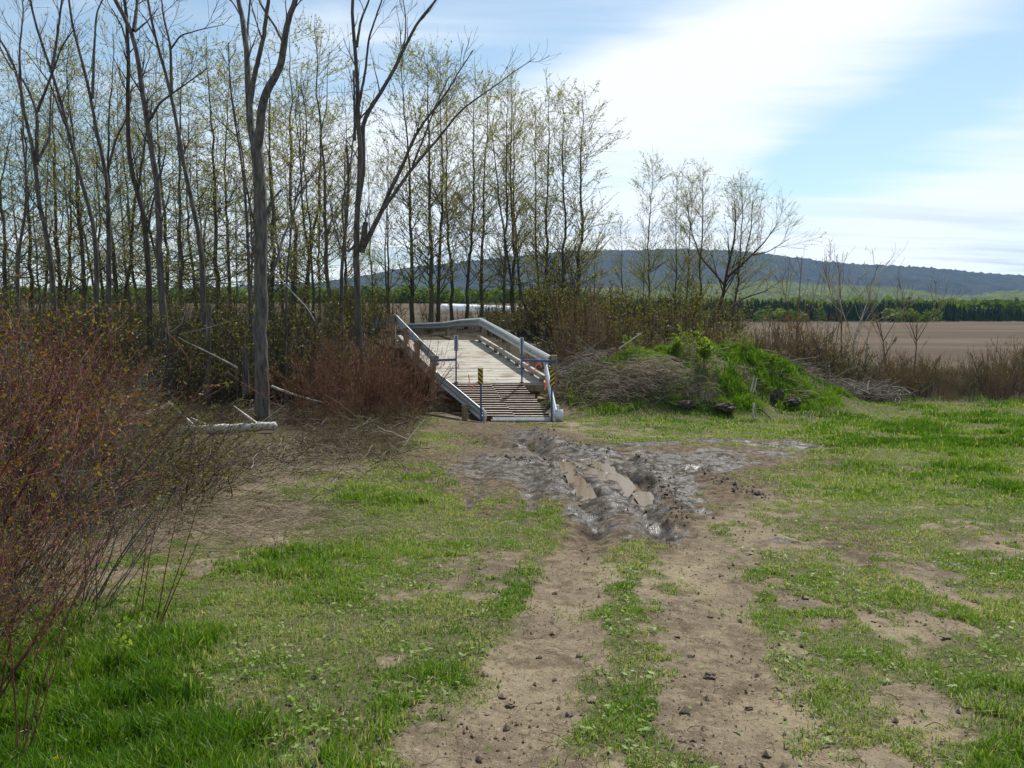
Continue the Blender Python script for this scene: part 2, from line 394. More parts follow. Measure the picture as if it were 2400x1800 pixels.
M = {}
M['bark_dead'] = bark('bark_dead', (.16, .145, .13), (.30, .28, .25))
M['bark_grey'] = bark('bark_grey', (.050, .044, .040), (.125, .115, .102))
M['bark_mid'] = bark('bark_mid', (.060, .056, .050), (.15, .142, .128))
M['bark_moss'] = bark('bark_moss', (.05, .045, .034), (.115, .10, .075), (.085, .085, .03))
M['bark_dark'] = bark('bark_dark', (.035, .03, .025), (.08, .07, .058))
M['drift'] = bark('driftwood', (.30, .28, .25), (.55, .52, .47), sc=20)
M['dogwood'] = bark('dogwood_bark', (.085, .022, .025), (.20, .085, .078), sc=6)
M['twig_brown'] = bark('twig_brown', (.13, .08, .05), (.26, .18, .115), sc=6)
M['twig_red'] = bark('twig_red', (.12, .05, .035), (.20, .10, .07), sc=6)
M['leaf_aspen'] = leafmat('young_aspen_leaf', [(.15, .165, .04), (.25, .26, .08), (.35, .36, .14)], transl=.55)
M['leaf_bud'] = leafmat('shrub_bud_leaf', [(.16, .055, .010), (.21, .12, .014), (.10, .12, .018), (.17, .19, .025)], transl=.45)
M['leaf_under'] = leafmat('undergrowth_leaf', [(.045, .042, .012), (.09, .09, .02), (.15, .15, .032)], transl=.45)
M['leaf_rust'] = leafmat('rusty_shrub_leaf', [(.14, .075, .025), (.17, .11, .03), (.11, .12, .03)], transl=.45)
M['leaf_lime'] = leafmat('bright_green_leaf', [(.10, .19, .02), (.16, .27, .03), (.24, .35, .05)], transl=.5)
M['grass'] = leafmat('grass_blade', [(.048, .125, .008), (.090, .20, .012), (.155, .265, .03), (.27, .33, .13), (.40, .37, .24)], .5, .42)
M['straw'] = leafmat('dead_grass', [(.07, .05, .032), (.14, .105, .068), (.26, .21, .14), (.40, .34, .25)], .7, .25)
M['stick'] = leafmat('dead_stick', [(.06, .045, .035), (.12, .10, .08), (.22, .19, .16), (.38, .35, .31)], .85, 0)
M['conifer'] = leafmat('conifer_needle', [(.010, .028, .012), (.016, .042, .016), (.028, .06, .018)], .7, .15)
M['galv'] = plain('galvanised_steel', (.42, .45, .46), (.56, .59, .60), 9, .42, .55, .05)
M['blue'] = plain('blue_paint', (.03, .06, .17), (.05, .09, .22), 8, .45)
M['timber'] = plain('weathered_timber', (.16, .12, .07), (.27, .21, .13), 12, .85, 0, .4, (1, 1, .15))
M['rust'] = plain('rusty_steel', (.055, .024, .018), (.13, .055, .035), 14, .85, 0, .3)
M['orange'] = plain('orange_tape', (.85, .16, .07), (.95, .25, .12), 5, .5)
M['white_wrap'] = plain('white_plastic_wrap', (.72, .72, .74), (.85, .85, .86), 1.5, .35)
M['yellow_fl'] = plain('dandelion_yellow', (.80, .52, .01), (.88, .66, .02), 40, .6)
M['clod'] = plain('dark_soil', (.042, .031, .021), (.115, .086, .058), 25, .85, 0, .6)
M['darkgap'] = plain('rotten_wood', (.022, .016, .011), (.085, .064, .042), 12, .95, 0, .5)

def ground_material():
    m, nt = new_mat('ground_soil')
    a = attr(nt, 'cov', 'Color'); s = node(nt, 'ShaderNodeSeparateColor'); nt.links.new(a, s.inputs[0])
    g, wt, li = s.outputs
    fl = attr(nt, 'field')
    tcn = node(nt, 'ShaderNodeTexCoord'); P = tcn.outputs['Object']
    n0 = noise(nt, .9, 5, .6, P); n1 = noise(nt, 9, 6, .65, P); n2 = noise(nt, 60, 4, .6, P); n3 = noise(nt, 3.2, 5, .6, P, dist=.6)
    dirt = mixc(nt, rng(nt, n1, .32, .68), (.086, .067, .046), (.176, .143, .099))
    dirt = mixc(nt, rng(nt, n0, .40, .62), dirt, (.20, .165, .108), 'MIX')
    dirt = mixc(nt, rng(nt, n3, .50, .66, 0, .75), dirt, (.072, .052, .034))
    dirt = mixc(nt, rng(nt, n2, .60, .72, 0, .55), dirt, (.055, .04, .028))
    n5 = noise(nt, 34, 3, .7, P, dist=.4); n6 = noise(nt, 15, 5, .7, P, (1.6, .8, 1), .5)
    dirt = mixc(nt, rng(nt, n6, .54, .66, 0, .8), dirt, (.060, .043, .028)); dirt = mixc(nt, rng(nt, n5, .60, .68, 0, .8), dirt, (.045, .032, .022))
    dirt = mixc(nt, rng(nt, n5, .40, .33, 0, .45), dirt, (.32, .27, .20))
    n7 = noise(nt, 150, 3, .7, P); dirt = mixc(nt, rng(nt, n7, .30, .50, .8, 0), dirt, mixc(nt, .6, dirt, (.04, .03, .02))); dirt = mixc(nt, rng(nt, n7, .56, .72, 0, .6), dirt, (.34, .295, .22))
    gcol = mixc(nt, rng(nt, n2, .35, .65), (.030, .045, .012), (.080, .085, .032))
    c = mixc(nt, rng(nt, g, .1, .8, 0, .75), dirt, gcol)
    lit = mixc(nt, rng(nt, n2, .4, .65), (.028, .021, .014), (.085, .065, .045))
    lit = mixc(nt, rng(nt, n3, .5, .65, 0, .5), lit, (.05, .06, .02))
    c = mixc(nt, li, c, lit)
    c = mixc(nt, mth(nt, 'MULTIPLY', attr(nt, 'damp'), .9), c, mixc(nt, rng(nt, n1, .38, .62), (.045, .034, .024), (.125, .092, .062)))
    sh = mth(nt, 'MULTIPLY', wt, rng(nt, noise(nt, 4.5, 5, .65, P, dist=.5), .40, .60, .12, 1))
    mud = mixc(nt, rng(nt, n1, .38, .66), (.022, .017, .012), (.068, .055, .040))
    c = mixc(nt, wt, c, mud)
    nf = noise(nt, .06, 5, .6, P, (.35, 1, 1)); nf2 = noise(nt, 1.1, 4, .6, P, (.3, 1, 1))
    fld = mixc(nt, rng(nt, nf, .4, .62), (.062, .044, .028), (.105, .079, .051)); fld = mixc(nt, rng(nt, nf2, .4, .65, 0, .6), fld, (.065, .045, .030))
    c = mixc(nt, fl, c, fld)
    n4 = noise(nt, 26, 4, .65, P)
    rough = mth(nt, 'SUBTRACT', .88, mth(nt, 'MULTIPLY', mth(nt, 'MULTIPLY', sh, rng(nt, n4, .36, .60, .5, 1)), .66))
    bh = mth(nt, 'ADD', mth(nt, 'MULTIPLY', n1, .8), mth(nt, 'ADD', mth(nt, 'MULTIPLY', n2, .12), mth(nt, 'MULTIPLY', n4, .30)))
    return finish(m, nt, c, rough, bump(nt, bh, 1.0, .026), spec=mth(nt, 'ADD', .06, mth(nt, 'MULTIPLY', sh, .34)))
M['ground'] = ground_material()

# ------------------------------------------------------------------ ground sheet
rr = np.concatenate([np.geomspace(1.0, 30, 640), np.geomspace(30.3, 4200, 130)])
aa = np.concatenate([np.linspace(-6, -1.32, 14), np.linspace(-1.3, -.68, 70), np.linspace(-.675, .675, 560), np.linspace(.68, 1.3, 70), np.linspace(1.32, 6, 14)])
RR, AA = np.meshgrid(rr, aa, indexing='ij')
GX = RR * AA; GY = RR - 3.0
GZ = H(GX, GY)
cg, cw, cl, cf = cover(GX, GY)
DMP = sst(.02, .26, .6 * wetmap(GX, GY) + tab(WT, GX + .3 * (fbm(GX * 2, GY * 2, 3, 71) - .5), GY - .5 + 1.6 * (fbm(GX * 1.5, GY * 1.5, 3, 72) - .5))[0]) * sst(1, 4, GY) * sst(24, 20, GY)
nr, na = RR.shape
idx = np.arange(nr * na).reshape(nr, na)
Q = np.stack([idx[:-1, :-1], idx[:-1, 1:], idx[1:, 1:], idx[1:, :-1]], -1).reshape(-1, 4)
me = mesh('ground', np.stack([GX, GY, GZ], -1), Q, None, [M['ground']], True,
          {'cov': np.stack([cg, cw, cl, np.ones_like(cg)], -1).reshape(-1, 4), 'field': cf.ravel(), 'damp': DMP.ravel()})
tag(link('ground', me), kind='structure')
def hz(x, y): return float(H(np.array([float(x)]), np.array([float(y)]))[0])

# puddles
def puddle_mat():
    m, nt = new_mat('muddy_water')
    n = noise(nt, 7, 3, .5)
    return finish(m, nt, mixc(nt, n, (.105, .075, .042), (.14, .10, .056)), .07, bump(nt, n, .05, .01), spec=.12)
M['water'] = puddle_mat()
for i, (pl, wd) in enumerate(zip(PUDW, PW)):
    if i == 1: continue
    pls = [pl] + ([PUDW[1]] if i == 0 else [])
    my = sum(p[1] for p in pl) / len(pl)
    xs = [p[0] for q in pls for p in q]; ys = [p[1] for q in pls for p in q]
    gx = np.arange(min(xs) - wd * 1.6, max(xs) + wd * 1.6, .05); gy = np.arange(min(ys) - wd * 1.6, max(ys) + wd * 1.6, .07)
    A_, B_ = np.meshgrid(gx, gy, indexing='ij'); d = np.minimum.reduce([segdist(A_, B_, q) for q in pls])
    ix = np.arange(A_.size).reshape(A_.shape)
    keep = (d < wd * 1.5); kq = keep[:-1, :-1] & keep[1:, 1:] & keep[:-1, 1:] & keep[1:, :-1]
    q = np.stack([ix[:-1, :-1], ix[1:, :-1], ix[1:, 1:], ix[:-1, 1:]], -1)[kq]
    if not len(q): continue
    me = mesh('puddle', np.stack([A_, B_, np.full_like(A_, -0.055 * my - .035)], -1), q, None, [M['water']], True)
    tag(link('puddle', me), kind='structure')

# ------------------------------------------------------------------ hills
def hill_mat(name, c1, c2, c3, s):
    m, nt = new_mat(name)
    n = noise(nt, s, 8, .72, stretch=(1, .5, 2)); n2 = noise(nt, s * .22, 4, .55, stretch=(1, .35, 2)); n3 = noise(nt, s * 9, 3, .6)
    c = mixc(nt, rng(nt, n, .38, .62), c1, c2); c = mixc(nt, rng(nt, n2, .5, .66, 0, .85), c, c3)
    c = mixc(nt, rng(nt, n3, .45, .62, 0, .75), c, (.012, .02, .015))
    return finish(m, nt, c, 1.0, bump(nt, n3, .9, 6), spec=.05)
def hill(prof, yr, yb, base, mat, tree, na=900, nb=50, seed=0, back=1.25):
    pu, pv = zip(*prof)
    a = np.linspace(-1.1, 1.1, na); t = np.linspace(0, 1, nb)
    v = np.interp(1200 + 1900 * a, pu, pv)
    ztop = EYE + yr * (735 - v) / 1900.0
    T, A_ = np.meshgrid(t, a, indexing='ij')
    Yg = yb + (yr - yb) * T; Xg = A_ * Yg
    s = T ** 0.8 * (0.55 + .45 * T)
    Zg = base + (ztop[None] - base) * s
    amp = (ztop.max() - base) * .16
    Zg = Zg + (fbm(Xg / (yr * .05), Yg / (yr * .05), 4, seed) - .5) * amp * np.sin(np.pi * np.clip(T, 0, 1))
    Zg = Zg + (fbm(Xg / (tree * .9), Yg / (tree * 2.5), 2, seed + 5) ** 1.5) * tree
    bk = np.stack([Xg[-1] * back, Yg[-1] * back, np.full(na, base)], -1)[None]
    V = np.concatenate([np.stack([Xg, Yg, Zg], -1), bk], 0)
    ix = np.arange((nb + 1) * na).reshape(nb + 1, na)
    Qh = np.stack([ix[:-1, :-1], ix[:-1, 1:], ix[1:, 1:], ix[1:, :-1]], -1).reshape(-1, 4)
    tag(link('hills', mesh('hills', V, Qh, None, [mat], True)), kind='structure')
hill([(-900, 690), (0, 684), (500, 676), (760, 664), (820, 655), (950, 631), (1050, 621), (1200, 605), (1350, 592), (1450, 590), (1600, 587), (1700, 590), (1780, 597), (1850, 606), (1950, 619), (2050, 625), (2150, 629), (2230, 636), (2300, 643), (2400, 648), (2900, 640), (3300, 670)],
     3300, 1900, -2, hill_mat('far_forest', (.008, .016, .014), (.042, .038, .034), (.034, .050, .022), .012), 11, seed=1)
hill([(-900, 700), (600, 700), (800, 690), (1200, 684), (1500, 676), (1700, 668), (1820, 664), (1950, 672), (2050, 676), (2143, 683), (2200, 696), (2270, 697), (2330, 688), (2400, 684), (2700, 680), (3300, 700)],
     1500, 600, -2, hill_mat('near_hill_woods', (.075, .10, .038), (.12, .145, .045), (.028, .04, .022), .022), 7, nb=40, seed=9)

# ------------------------------------------------------------------ growing things
def resample(P, n):
    P = np.asarray(P, float); d = np.r_[0, np.cumsum(np.linalg.norm(np.diff(P, axis=0), axis=1))]
    t = np.linspace(0, d[-1], n)
    Q = np.stack([np.interp(t, d, P[:, i]) for i in range(3)], 1)
    for _ in range(2):
        Q[1:-1] = .25 * Q[:-2] + .5 * Q[1:-1] + .25 * Q[2:]
    return Q
def grow(P, Rr, cnt, t0, t1, length, ang, up, wob, n, rg, rfac=.45, bias=1.0, droop_len=None, side=None):
    """cnt side shoots off the N parent polylines P (N,m,3) -> (cnt,n,3),(cnt,n)"""
    Np, m, _ = P.shape
    L_ = np.linalg.norm(np.diff(P, axis=1), axis=2).sum(1)
    i = rg.choice(Np, cnt, p=L_ / L_.sum())
    t = t0 + (t1 - t0) * rg.random(cnt) ** bias
    f = t * (m - 1); j = np.minimum(f.astype(int), m - 2); f = f - j
    p0 = P[i, j] * (1 - f)[:, None] + P[i, j + 1] * f[:, None]
    r0 = Rr[i, j] * (1 - f) + Rr[i, j + 1] * f
    T = P[i, j + 1] - P[i, j]; T /= np.linalg.norm(T, axis=1, keepdims=True) + 1e-9
    rn = rg.normal(size=(cnt, 3)); rn -= (rn * T).sum(1, keepdims=True) * T; rn /= np.linalg.norm(rn, axis=1, keepdims=True) + 1e-9
    a = ang * (0.75 + .5 * rg.random(cnt))[:, None]
    D = T * np.cos(a) + rn * np.sin(a)
    if side is not None: D = D + np.asarray(side)
    ln = length(t) * (0.6 + .75 * rg.random(cnt)); st = (ln / (n - 1))[:, None]
    out = np.zeros((cnt, n, 3)); out[:, 0] = p0; p = p0
    for k in range(1, n):
        D = D + np.array([0, 0, up]) + rg.normal(size=(cnt, 3)) * wob; D /= np.linalg.norm(D, axis=1, keepdims=True)
        p = p + D * st; out[:, k] = p
    r = np.minimum(r0 * .8, rfac * r0 + .001)[:, None] * np.linspace(1, .25, n)[None]
    return out, r
def leaves(P, cnt, size, rg, spread=.05, t0=.15, asp=.55, droop=.0):
    Np, m, _ = P.shape
    i = rg.integers(0, Np, cnt); f = (t0 + (1 - t0) * rg.random(cnt)) * (m - 1.001); j = f.astype(int); f = (f - j)[:, None]
    c = P[i, j] * (1 - f) + P[i, j + 1] * f + rg.normal(size=(cnt, 3)) * spread
    d = rg.normal(size=(cnt, 3)); d[:, 2] -= droop; d /= np.linalg.norm(d, axis=1, keepdims=True)
    e = np.cross(d, rg.normal(size=(cnt, 3))); e /= np.linalg.norm(e, axis=1, keepdims=True)
    s = size * (.55 + .9 * rg.random(cnt))[:, None]
    V = np.stack([c - d * s * .5, c + e * s * asp * .5, c + d * s * .5, c - e * s * asp * .5], 1)
    tint = np.repeat(rg.random(cnt), 4)
    return V.reshape(-1, 3), np.arange(cnt * 4).reshape(-1, 4), tint
def minr(r, v): return np.maximum(r, v)

class Proto: pass
def make_aspen(seed, Ht=14.0, rad=.12, lean=0.0, n1=46, n2=420, nl=4700, t0=.28, spread=.27, leaf='leaf_aspen', bk='bark_moss', lsize=.075, ang=.75, fork=False, trunk2=False):
    rg = np.random.default_rng(seed)
    n = 22; t = np.linspace(0, 1, n)
    def stem(dx, dy, h, r):
        P = np.stack([np.cumsum(rg.normal(size=n)) * .05 + dx * t ** 1.4 * h, np.cumsum(rg.normal(size=n)) * .05 + dy * t ** 1.4 * h, t * h - .3 * (t == 0)], 1)
        P[0, :2] = 0; return P, r * (1 - .93 * t ** .9) * (1 + .35 * np.exp(-t * 30))
    st = [stem(lean, rg.normal() * .02, Ht, rad)]
    if fork:
        P, r = stem(lean + (.13 if rg.random() > .5 else -.13), rg.normal() * .05, Ht * .9, rad * .8); st.append((P, r))
    TP = np.stack([s[0] for s in st]); TR = np.stack([s[1] for s in st])
    p1, r1 = grow(TP, TR, int(n1 * 1.7), t0 * .45, .98, lambda q: Ht * spread * 1.12 * (1.05 - q) ** .6 * sst(-.35, .45, q) + .4, ang * 1.6, .055, .11, 8, rg, .30)
    p2, r2 = grow(p1, r1, int(n2 * 1.25), .1, 1, lambda q: .35 + .85 * (1.15 - q), .75, .07, .17, 5, rg, .6)
    p3, r3 = grow(TP, TR, 14, .10, t0 + .1, lambda q: .5 + 0 * q, 1.2, .0, .2, 4, rg, .2)
    r1 = minr(r1, .007); r2 = minr(r2, .0045)
    mb = MB(); mb.tubes(TP, TR, 8)
    cb = MB(); cb.tubes(p1, r1, 4); cb.tubes(p2, r2, 3)
    lv = MB()
    if nl:
        V, Q_, tn = leaves(np.concatenate([p2]), nl, lsize, rg, .03); lv.add(V, Q_, a=tn)
        V, Q_, tn = leaves(p1, nl // 4, lsize, rg, .03, .4); lv.add(V, Q_, a=tn)
    p = Proto(); p.H = Ht
    p.trunk = mb.mesh('trunk', [M[bk]], True); p.branches = cb.mesh('branches', [M[bk]], False)
    p.leaves = lv.mesh('crown', [M[leaf]], False, 'tint') if nl else None
    return p
def plant(p, name, x, y, h, label, cat='tree', group=None, rot=None, rg=random, sink=.0, sx=1.0):
    s = h / p.H
    e = empty(name, (x, y, hz(x, y) - sink), label=label, cat=cat, group=group)
    e.rotation_euler = (rg.uniform(-.02, .02), rg.uniform(-.02, .02), rg.uniform(0, 6.28) if rot is None else rot); e.scale = (s * sx, s * sx, s)
    link('trunk', p.trunk, e); link('branches', p.branches, e)
    if p.leaves: link('crown', p.leaves, e)
    return e
random.seed(5)
ASP = [make_aspen(100 + i, fork=(i in (2, 5)), n1=[44, 52, 48, 42, 54, 50, 46][i], t0=[.22, .3, .25, .35, .2, .28, .3][i], spread=[.20, .22, .24, .19, .26, .22, .20][i], ang=[.55, .6, .7, .5, .85, .6, .55][i]) for i in range(7)]
TALL = [make_aspen(140 + i, rad=.10, t0=.38, spread=.17, n1=38, n2=330, nl=2600, ang=.55) for i in range(3)]
ORD = ['first', 'second', 'third', 'fourth', 'fifth', 'sixth', 'seventh', 'eighth', 'ninth', 'tenth', 'eleventh', 'twelfth', 'thirteenth', 'fourteenth', 'fifteenth', 'sixteenth',
       'seventeenth', 'eighteenth', 'nineteenth', 'twentieth', 'twenty-first', 'twenty-second', 'twenty-third', 'twenty-fourth', 'twenty-fifth', 'twenty-sixth', 'twenty-seventh', 'twenty-eighth', 'twenty-ninth', 'thirtieth', 'thirty-first', 'thirty-second']
def grove(items, fmt, group, protos):
    for k, (u, vt, Yd, w) in enumerate(sorted(items)):
        x = (u - 1200) / 1900 * Yd; z = hz(x, Yd); ztop = at(u, vt, Yd)[2]
        if isinstance(protos[0], list): pass
        plant(protos[(k * 5 + int(u)) % len(protos)], 'aspen_tree', x, Yd, ztop - z, fmt.format(ORD[k]), 'tree', group, sx=w)
# beyond the bridge, in the middle of the picture
grove([(965, 108, 44, 1.0), (1008, 128, 41, 1.15), (1025, 118, 46, .9), (1062, 150, 48, .9), (1092, 170, 47, .9), (1130, 185, 52, 1.0), (1178, 188, 46, .85), (1204, 182, 51, 1.0), (1222, 200, 54, .9),
       (1262, 240, 50, .8), (1283, 205, 47, 1.0), (1318, 215, 45, 1.0), (1348, 222, 47, 1.25)],
      'tall aspen behind the bridge, {} from the left in its row', 'tall aspens behind the bridge', [ASP[0], ASP[1], ASP[3], ASP[6], ASP[2]])
grove([(1388, 560, 42, 1.0), (1528, 372, 52, 1.0), (1582, 400, 56, .8), (1600, 405, 60, .9), (1640, 392, 57, 1.0), (1712, 418, 54, 1.15), (1500, 560, 44, .9), (1455, 520, 50, .9)],
      'slender young aspen, {} from the left in the right-hand clump', 'slender aspens of the right hand clump', [ASP[1], ASP[3], ASP[6], ASP[0]])
grove([(15, 150, 40, 1.1), (75, 120, 44, 1.0), (110, 200, 52, 1.0), (150, 105, 47, 1.0), (200, 95, 43, 1.1), (240, 190, 55, .9), (285, 65, 46, 1.0), (325, 150, 52, 1.0), (358, 230, 58, .9), (400, 130, 48, 1.0), (432, 110, 41, 1.1),
       (470, 230, 56, 1.0), (512, 92, 43, 1.1), (545, 110, 50, .9), (588, 250, 56, .9), (640, 105, 44, 1.1), (668, 240, 52, .9), (702, 70, 46, 1.1), (733, 160, 41, .9), (775, 45, 36, 1.15), (812, 180, 50, .9), (912, 330, 55, .9), (-40, 130, 42, 1.1)],
      'leafing aspen of the left grove, {} from the left edge', 'leafing aspens of the left grove', [ASP[2], ASP[4], ASP[5], ASP[0], TALL[0], TALL[1]])
# thin pole-like trunks deep in the left grove
rg = np.random.default_rng(8)
pole_items = [(u + rg.uniform(-9, 9), rg.uniform(180, 420), rg.uniform(50, 66), rg.uniform(.8, 1.1)) for u in np.linspace(-20, 880, 15)]
for (u, vt, Yd, w) in pole_items:
    x = (u - 1200) / 1900 * Yd
    plant(TALL[rg.integers(0, 3)], 'sapling_tree', x, Yd, at(u, vt, Yd)[2] - hz(x, Yd), 'thin pole-like young tree deep in the left grove, behind the bigger aspens', 'tree', 'thin young trees deep in the left grove', sx=w)

# ---- the big bare trees, limb by limb (photo outline, real distance and depth)
def bare_tree(Yd, limbs, label, n1=40, n2=160, bk='bark_grey', dy=None, seed=0, tw=.45, leafn=0, n3=0, name='bare_tree', group='bare grey trees at the edge of the grove', up=.06, stubs=0):
    """limbs: list of ([(u,v),...], r0, r1, depth drift)"""
    rg = np.random.default_rng(seed)
    u0, v0 = limbs[0][0][0]; x0 = (u0 - 1200) / 1900 * Yd; z0 = hz(x0, Yd)
    e = empty(name, (x0, Yd, z0), label=label, cat='tree', group=group)
    off = np.array([x0, Yd, z0]); TPs = []; TRs = []; n = 26
    mb = MB()
    for k, lb_ in enumerate(limbs):
        pl, r0, r1, dd = lb_[:4]
        P = []
        st = limbs[k][4] if len(limbs[k]) > 4 else 0
        for j, (u, v) in enumerate(pl):
            P.append(at(u, v, Yd + st + dd * j / max(len(pl) - 1, 1)))
        P = np.array(P) - off
        if k == 0: P = np.vstack([[0, 0, -.25], [0, 0, .1 if P[0][2] < .1 else P[0][2] * .3], P[1:]]) if len(P) > 1 else P
        P = resample(P, n); P[1:-1] += rg.normal(size=(n - 2, 3)) * r0 * .06
        rad = r0 + (r1 - r0) * np.linspace(0, 1, n) ** .8
        if k == 0: rad = rad * (1 + .4 * np.exp(-np.linspace(0, 1, n) * 22))
        TPs.append(P); TRs.append(rad)
    TP = np.stack(TPs); TR = np.stack(TRs)
    mb.tubes(TP, TR, 9)
    main = mb.build('trunk', M[bk], e, True)
    far = TR.mean(1) < .5
    p1, r1 = grow(TP, TR, n1, .45, 1.0, lambda q: (.35 + 1.3 * (1.15 - q)) * Yd / 24, .6, up, .10, 8, rg, .38)
    p2, r2 = grow(p1, r1, n2, .15, 1.0, lambda q: (.25 + .55 * (1.1 - q)) * Yd / 24, .55, up * .7, .14, 5, rg, .55)
    cb = MB(); cb.tubes(p1, minr(r1, .008), 4); cb.tubes(p2, minr(r2, .0045), 3)
    cb.build('branches', M[bk], e)
    if leafn:
        lv = MB(); V, Q_, tn = leaves(p2, leafn, .06, rg, .05); lv.add(V, Q_, a=tn); lv.build('crown', M['leaf_aspen'], e, attr='tint')
    return e
bare_tree(20.3, [([(612, 990), (611, 800), (611, 600), (613, 506), (609, 416), (600, 344)], .185, .145, 0),
                 ([(600, 350), (588, 307), (582, 217), (579, 127), (568, 43), (557, -10), (545, -90)], .105, .045, 1.0),
                 ([(586, 240), (597, 174), (615, 101), (627, 22), (634, -60)], .075, .035, -.9, .3),
                 ([(601, 350), (611, 300), (615, 235), (626, 208), (647, 181), (662, 145), (667, 87), (680, 29), (695, -10), (712, -80)], .125, .05, -1.2),
                 ([(664, 100), (644, 61), (611, 11), (600, -20)], .035, .018, .4, -.6), ([(578, 120), (581, 60), (588, -20)], .04, .02, .8, .5),
                 ([(617, 690), (650, 610), (662, 560), (690, 500), (705, 455)], .05, .015, 1.5), ([(614, 640), (590, 560), (585, 470), (600, 400)], .03, .01, -1)],
          'tallest bare grey tree, thick trunk standing behind the fallen log', n1=26, n2=70, bk='bark_mid', seed=1)
bare_tree(27, [([(843, 790), (836, 600), (834, 490), (845, 434), (845, 354), (839, 271), (839, 217), (836, 145), (827, 87), (826, 0), (828, -60)], .155, .045, 0),
               ([(838, 480), (852, 400), (851, 330), (846, 290), (863, 264), (888, 221), (917, 177), (939, 130), (960, 87), (986, 40), (1018, 8), (1040, -30)], .10, .035, 1.4),
               ([(848, 586), (863, 557), (895, 495), (913, 448), (946, 383), (968, 325), (989, 293), (1025, 246), (1047, 217), (1072, 174), (1098, 134), (1108, 118)], .098, .014, -1.6),
               ([(897, 492), (931, 445), (964, 394), (1018, 336), (1047, 300), (1080, 257), (1127, 224), (1170, 195), (1206, 166), (1253, 137)], .065, .010, 1.2, -.6),
               ([(840, 250), (856, 170), (864, 90), (895, 0), (905, -40)], .05, .02, -1), ([(836, 110), (845, 50), (863, 5), (875, -30)], .05, .025, .6),
               ([(940, 132), (950, 90), (951, 40), (945, 0)], .03, .015, .5, .8), ([(847, 590), (852, 560), (856, 522)], .115, .09, -.3), ([(832, 330), (830, 200), (829, 165)], .05, .03, -.4),
               ([(966, 390), (990, 330), (1020, 250), (1052, 180)], .04, .012, -.5, .3), ([(840, 560), (812, 600), (800, 480), (820, 400), (830, 300)], .04, .02, 1.)],
          'many-limbed bare tree with a broken spur, long limbs leaning right over the bridge', n1=46, n2=190, seed=2)
LG = [
 (25, [([(130, 760), (119, 579), (105, 535), (87, 452), (85, 380), (69, 318), (54, 253), (43, 163), (20, 120), (-5, 85)], .12, .03, 0), ([(86, 385), (87, 260), (58, 192), (22, 155), (0, 110)], .06, .02, 1),
       ([(87, 262), (119, 181), (145, 108), (172, 70)], .05, .015, -1), ([(90, 375), (116, 325), (120, 200)], .05, .015, .7), ([(52, 250), (45, 120), (55, 30), (50, -20)], .045, .015, .6)], 'bare crooked tree nearest the left edge, forking low'),
 (26, [([(228, 700), (224, 535), (188, 416), (163, 315), (141, 235), (123, 163), (98, 108), (76, 36), (68, -20)], .11, .03, 0), ([(122, 160), (134, 90), (145, 0), (150, -40)], .05, .025, .6), ([(165, 320), (140, 260), (120, 200), (60, 120)], .04, .01, -1)], 'bare tree leaning left, its top forked in a narrow V'),
 (27, [([(255, 720), (253, 452), (250, 390), (224, 325), (217, 235), (203, 174), (181, 108), (163, 29), (155, -40)], .12, .03, 0), ([(217, 230), (221, 108), (226, 29), (250, -20)], .055, .02, .8), ([(252, 400), (270, 330), (300, 270), (310, 200)], .045, .015, -1)], 'bare tree with a sharply bent trunk, just right of the leaning forked one'),
 (24, [([(352, 740), (347, 560), (325, 452), (300, 380), (300, 235), (302, 108), (292, 0), (290, -50)], .115, .04, 0), ([(347, 540), (356, 480), (372, 430), (385, 380)], .04, .012, .5), ([(325, 440), (340, 330), (350, 280)], .04, .015, .8), ([(300, 110), (285, 60), (262, 20)], .035, .015, .3)], 'darkest bare trunk, straight above a bend, left of the pale curved one'),
 (22.5, [([(396, 800), (372, 600), (374, 488), (362, 380), (344, 289), (333, 199), (322, 108), (311, 69), (286, 29), (266, -5), (250, -40)], .125, .05, 0), ([(314, 72), (320, 22), (324, -30)], .06, .03, .6), ([(346, 288), (376, 239), (427, 203), (488, 159)], .04, .012, -1),
        ([(316, 75), (345, 50), (370, 20)], .03, .012, .5), ([(362, 330), (376, 345), (366, 400)], .02, .008, .5)], 'pale bare tree with a long curved trunk bending left at its top'),
 (23.5, [([(478, 760), (474, 579), (452, 488), (430, 380), (416, 307), (401, 217), (383, 152), (362, 83), (347, 0), (340, -40)], .105, .03, 0), ([(402, 215), (400, 108), (383, 36), (376, -20)], .05, .02, .8), ([(400, 115), (423, 83), (470, 69), (524, 58)], .03, .008, -.6), ([(365, 90), (345, 50), (322, 20)], .03, .01, .4)], 'bare tree with a long feathery side branch, just right of the pale curved trunk'),
 (30, [([(590, 740), (580, 542), (570, 400), (557, 325), (545, 250), (538, 180), (535, 100)], .085, .02, 0), ([(556, 320), (510, 280), (470, 230)], .03, .01, 1), ([(580, 560), (600, 520), (595, 470)], .03, .01, .6)], 'slim leafing tree hard against the left side of the tallest bare tree'),
 (29, [([(40, 740), (42, 600), (62, 480), (60, 380), (50, 300)], .09, .03, 0), ([(52, 520), (80, 480), (110, 440)], .03, .01, 1)], 'short leaning bare trunk low against the left edge'),
 (26, [([(665, 790), (672, 640), (690, 470), (712, 400), (722, 280), (705, 200)], .05, .015, 0), ([(690, 470), (740, 400), (760, 350)], .03, .008, .6), ([(712, 400), (690, 260), (700, 220)], .02, .008, .6)], 'thin pale sapling between the tallest bare tree and the many-limbed one'),
 (29, [([(800, 800), (800, 640), (812, 520), (818, 420), (812, 340)], .085, .04, 0), ([(805, 600), (780, 520), (770, 450)], .03, .012, .6)], 'dark leaning trunk hard against the left of the many-limbed tree'),
]
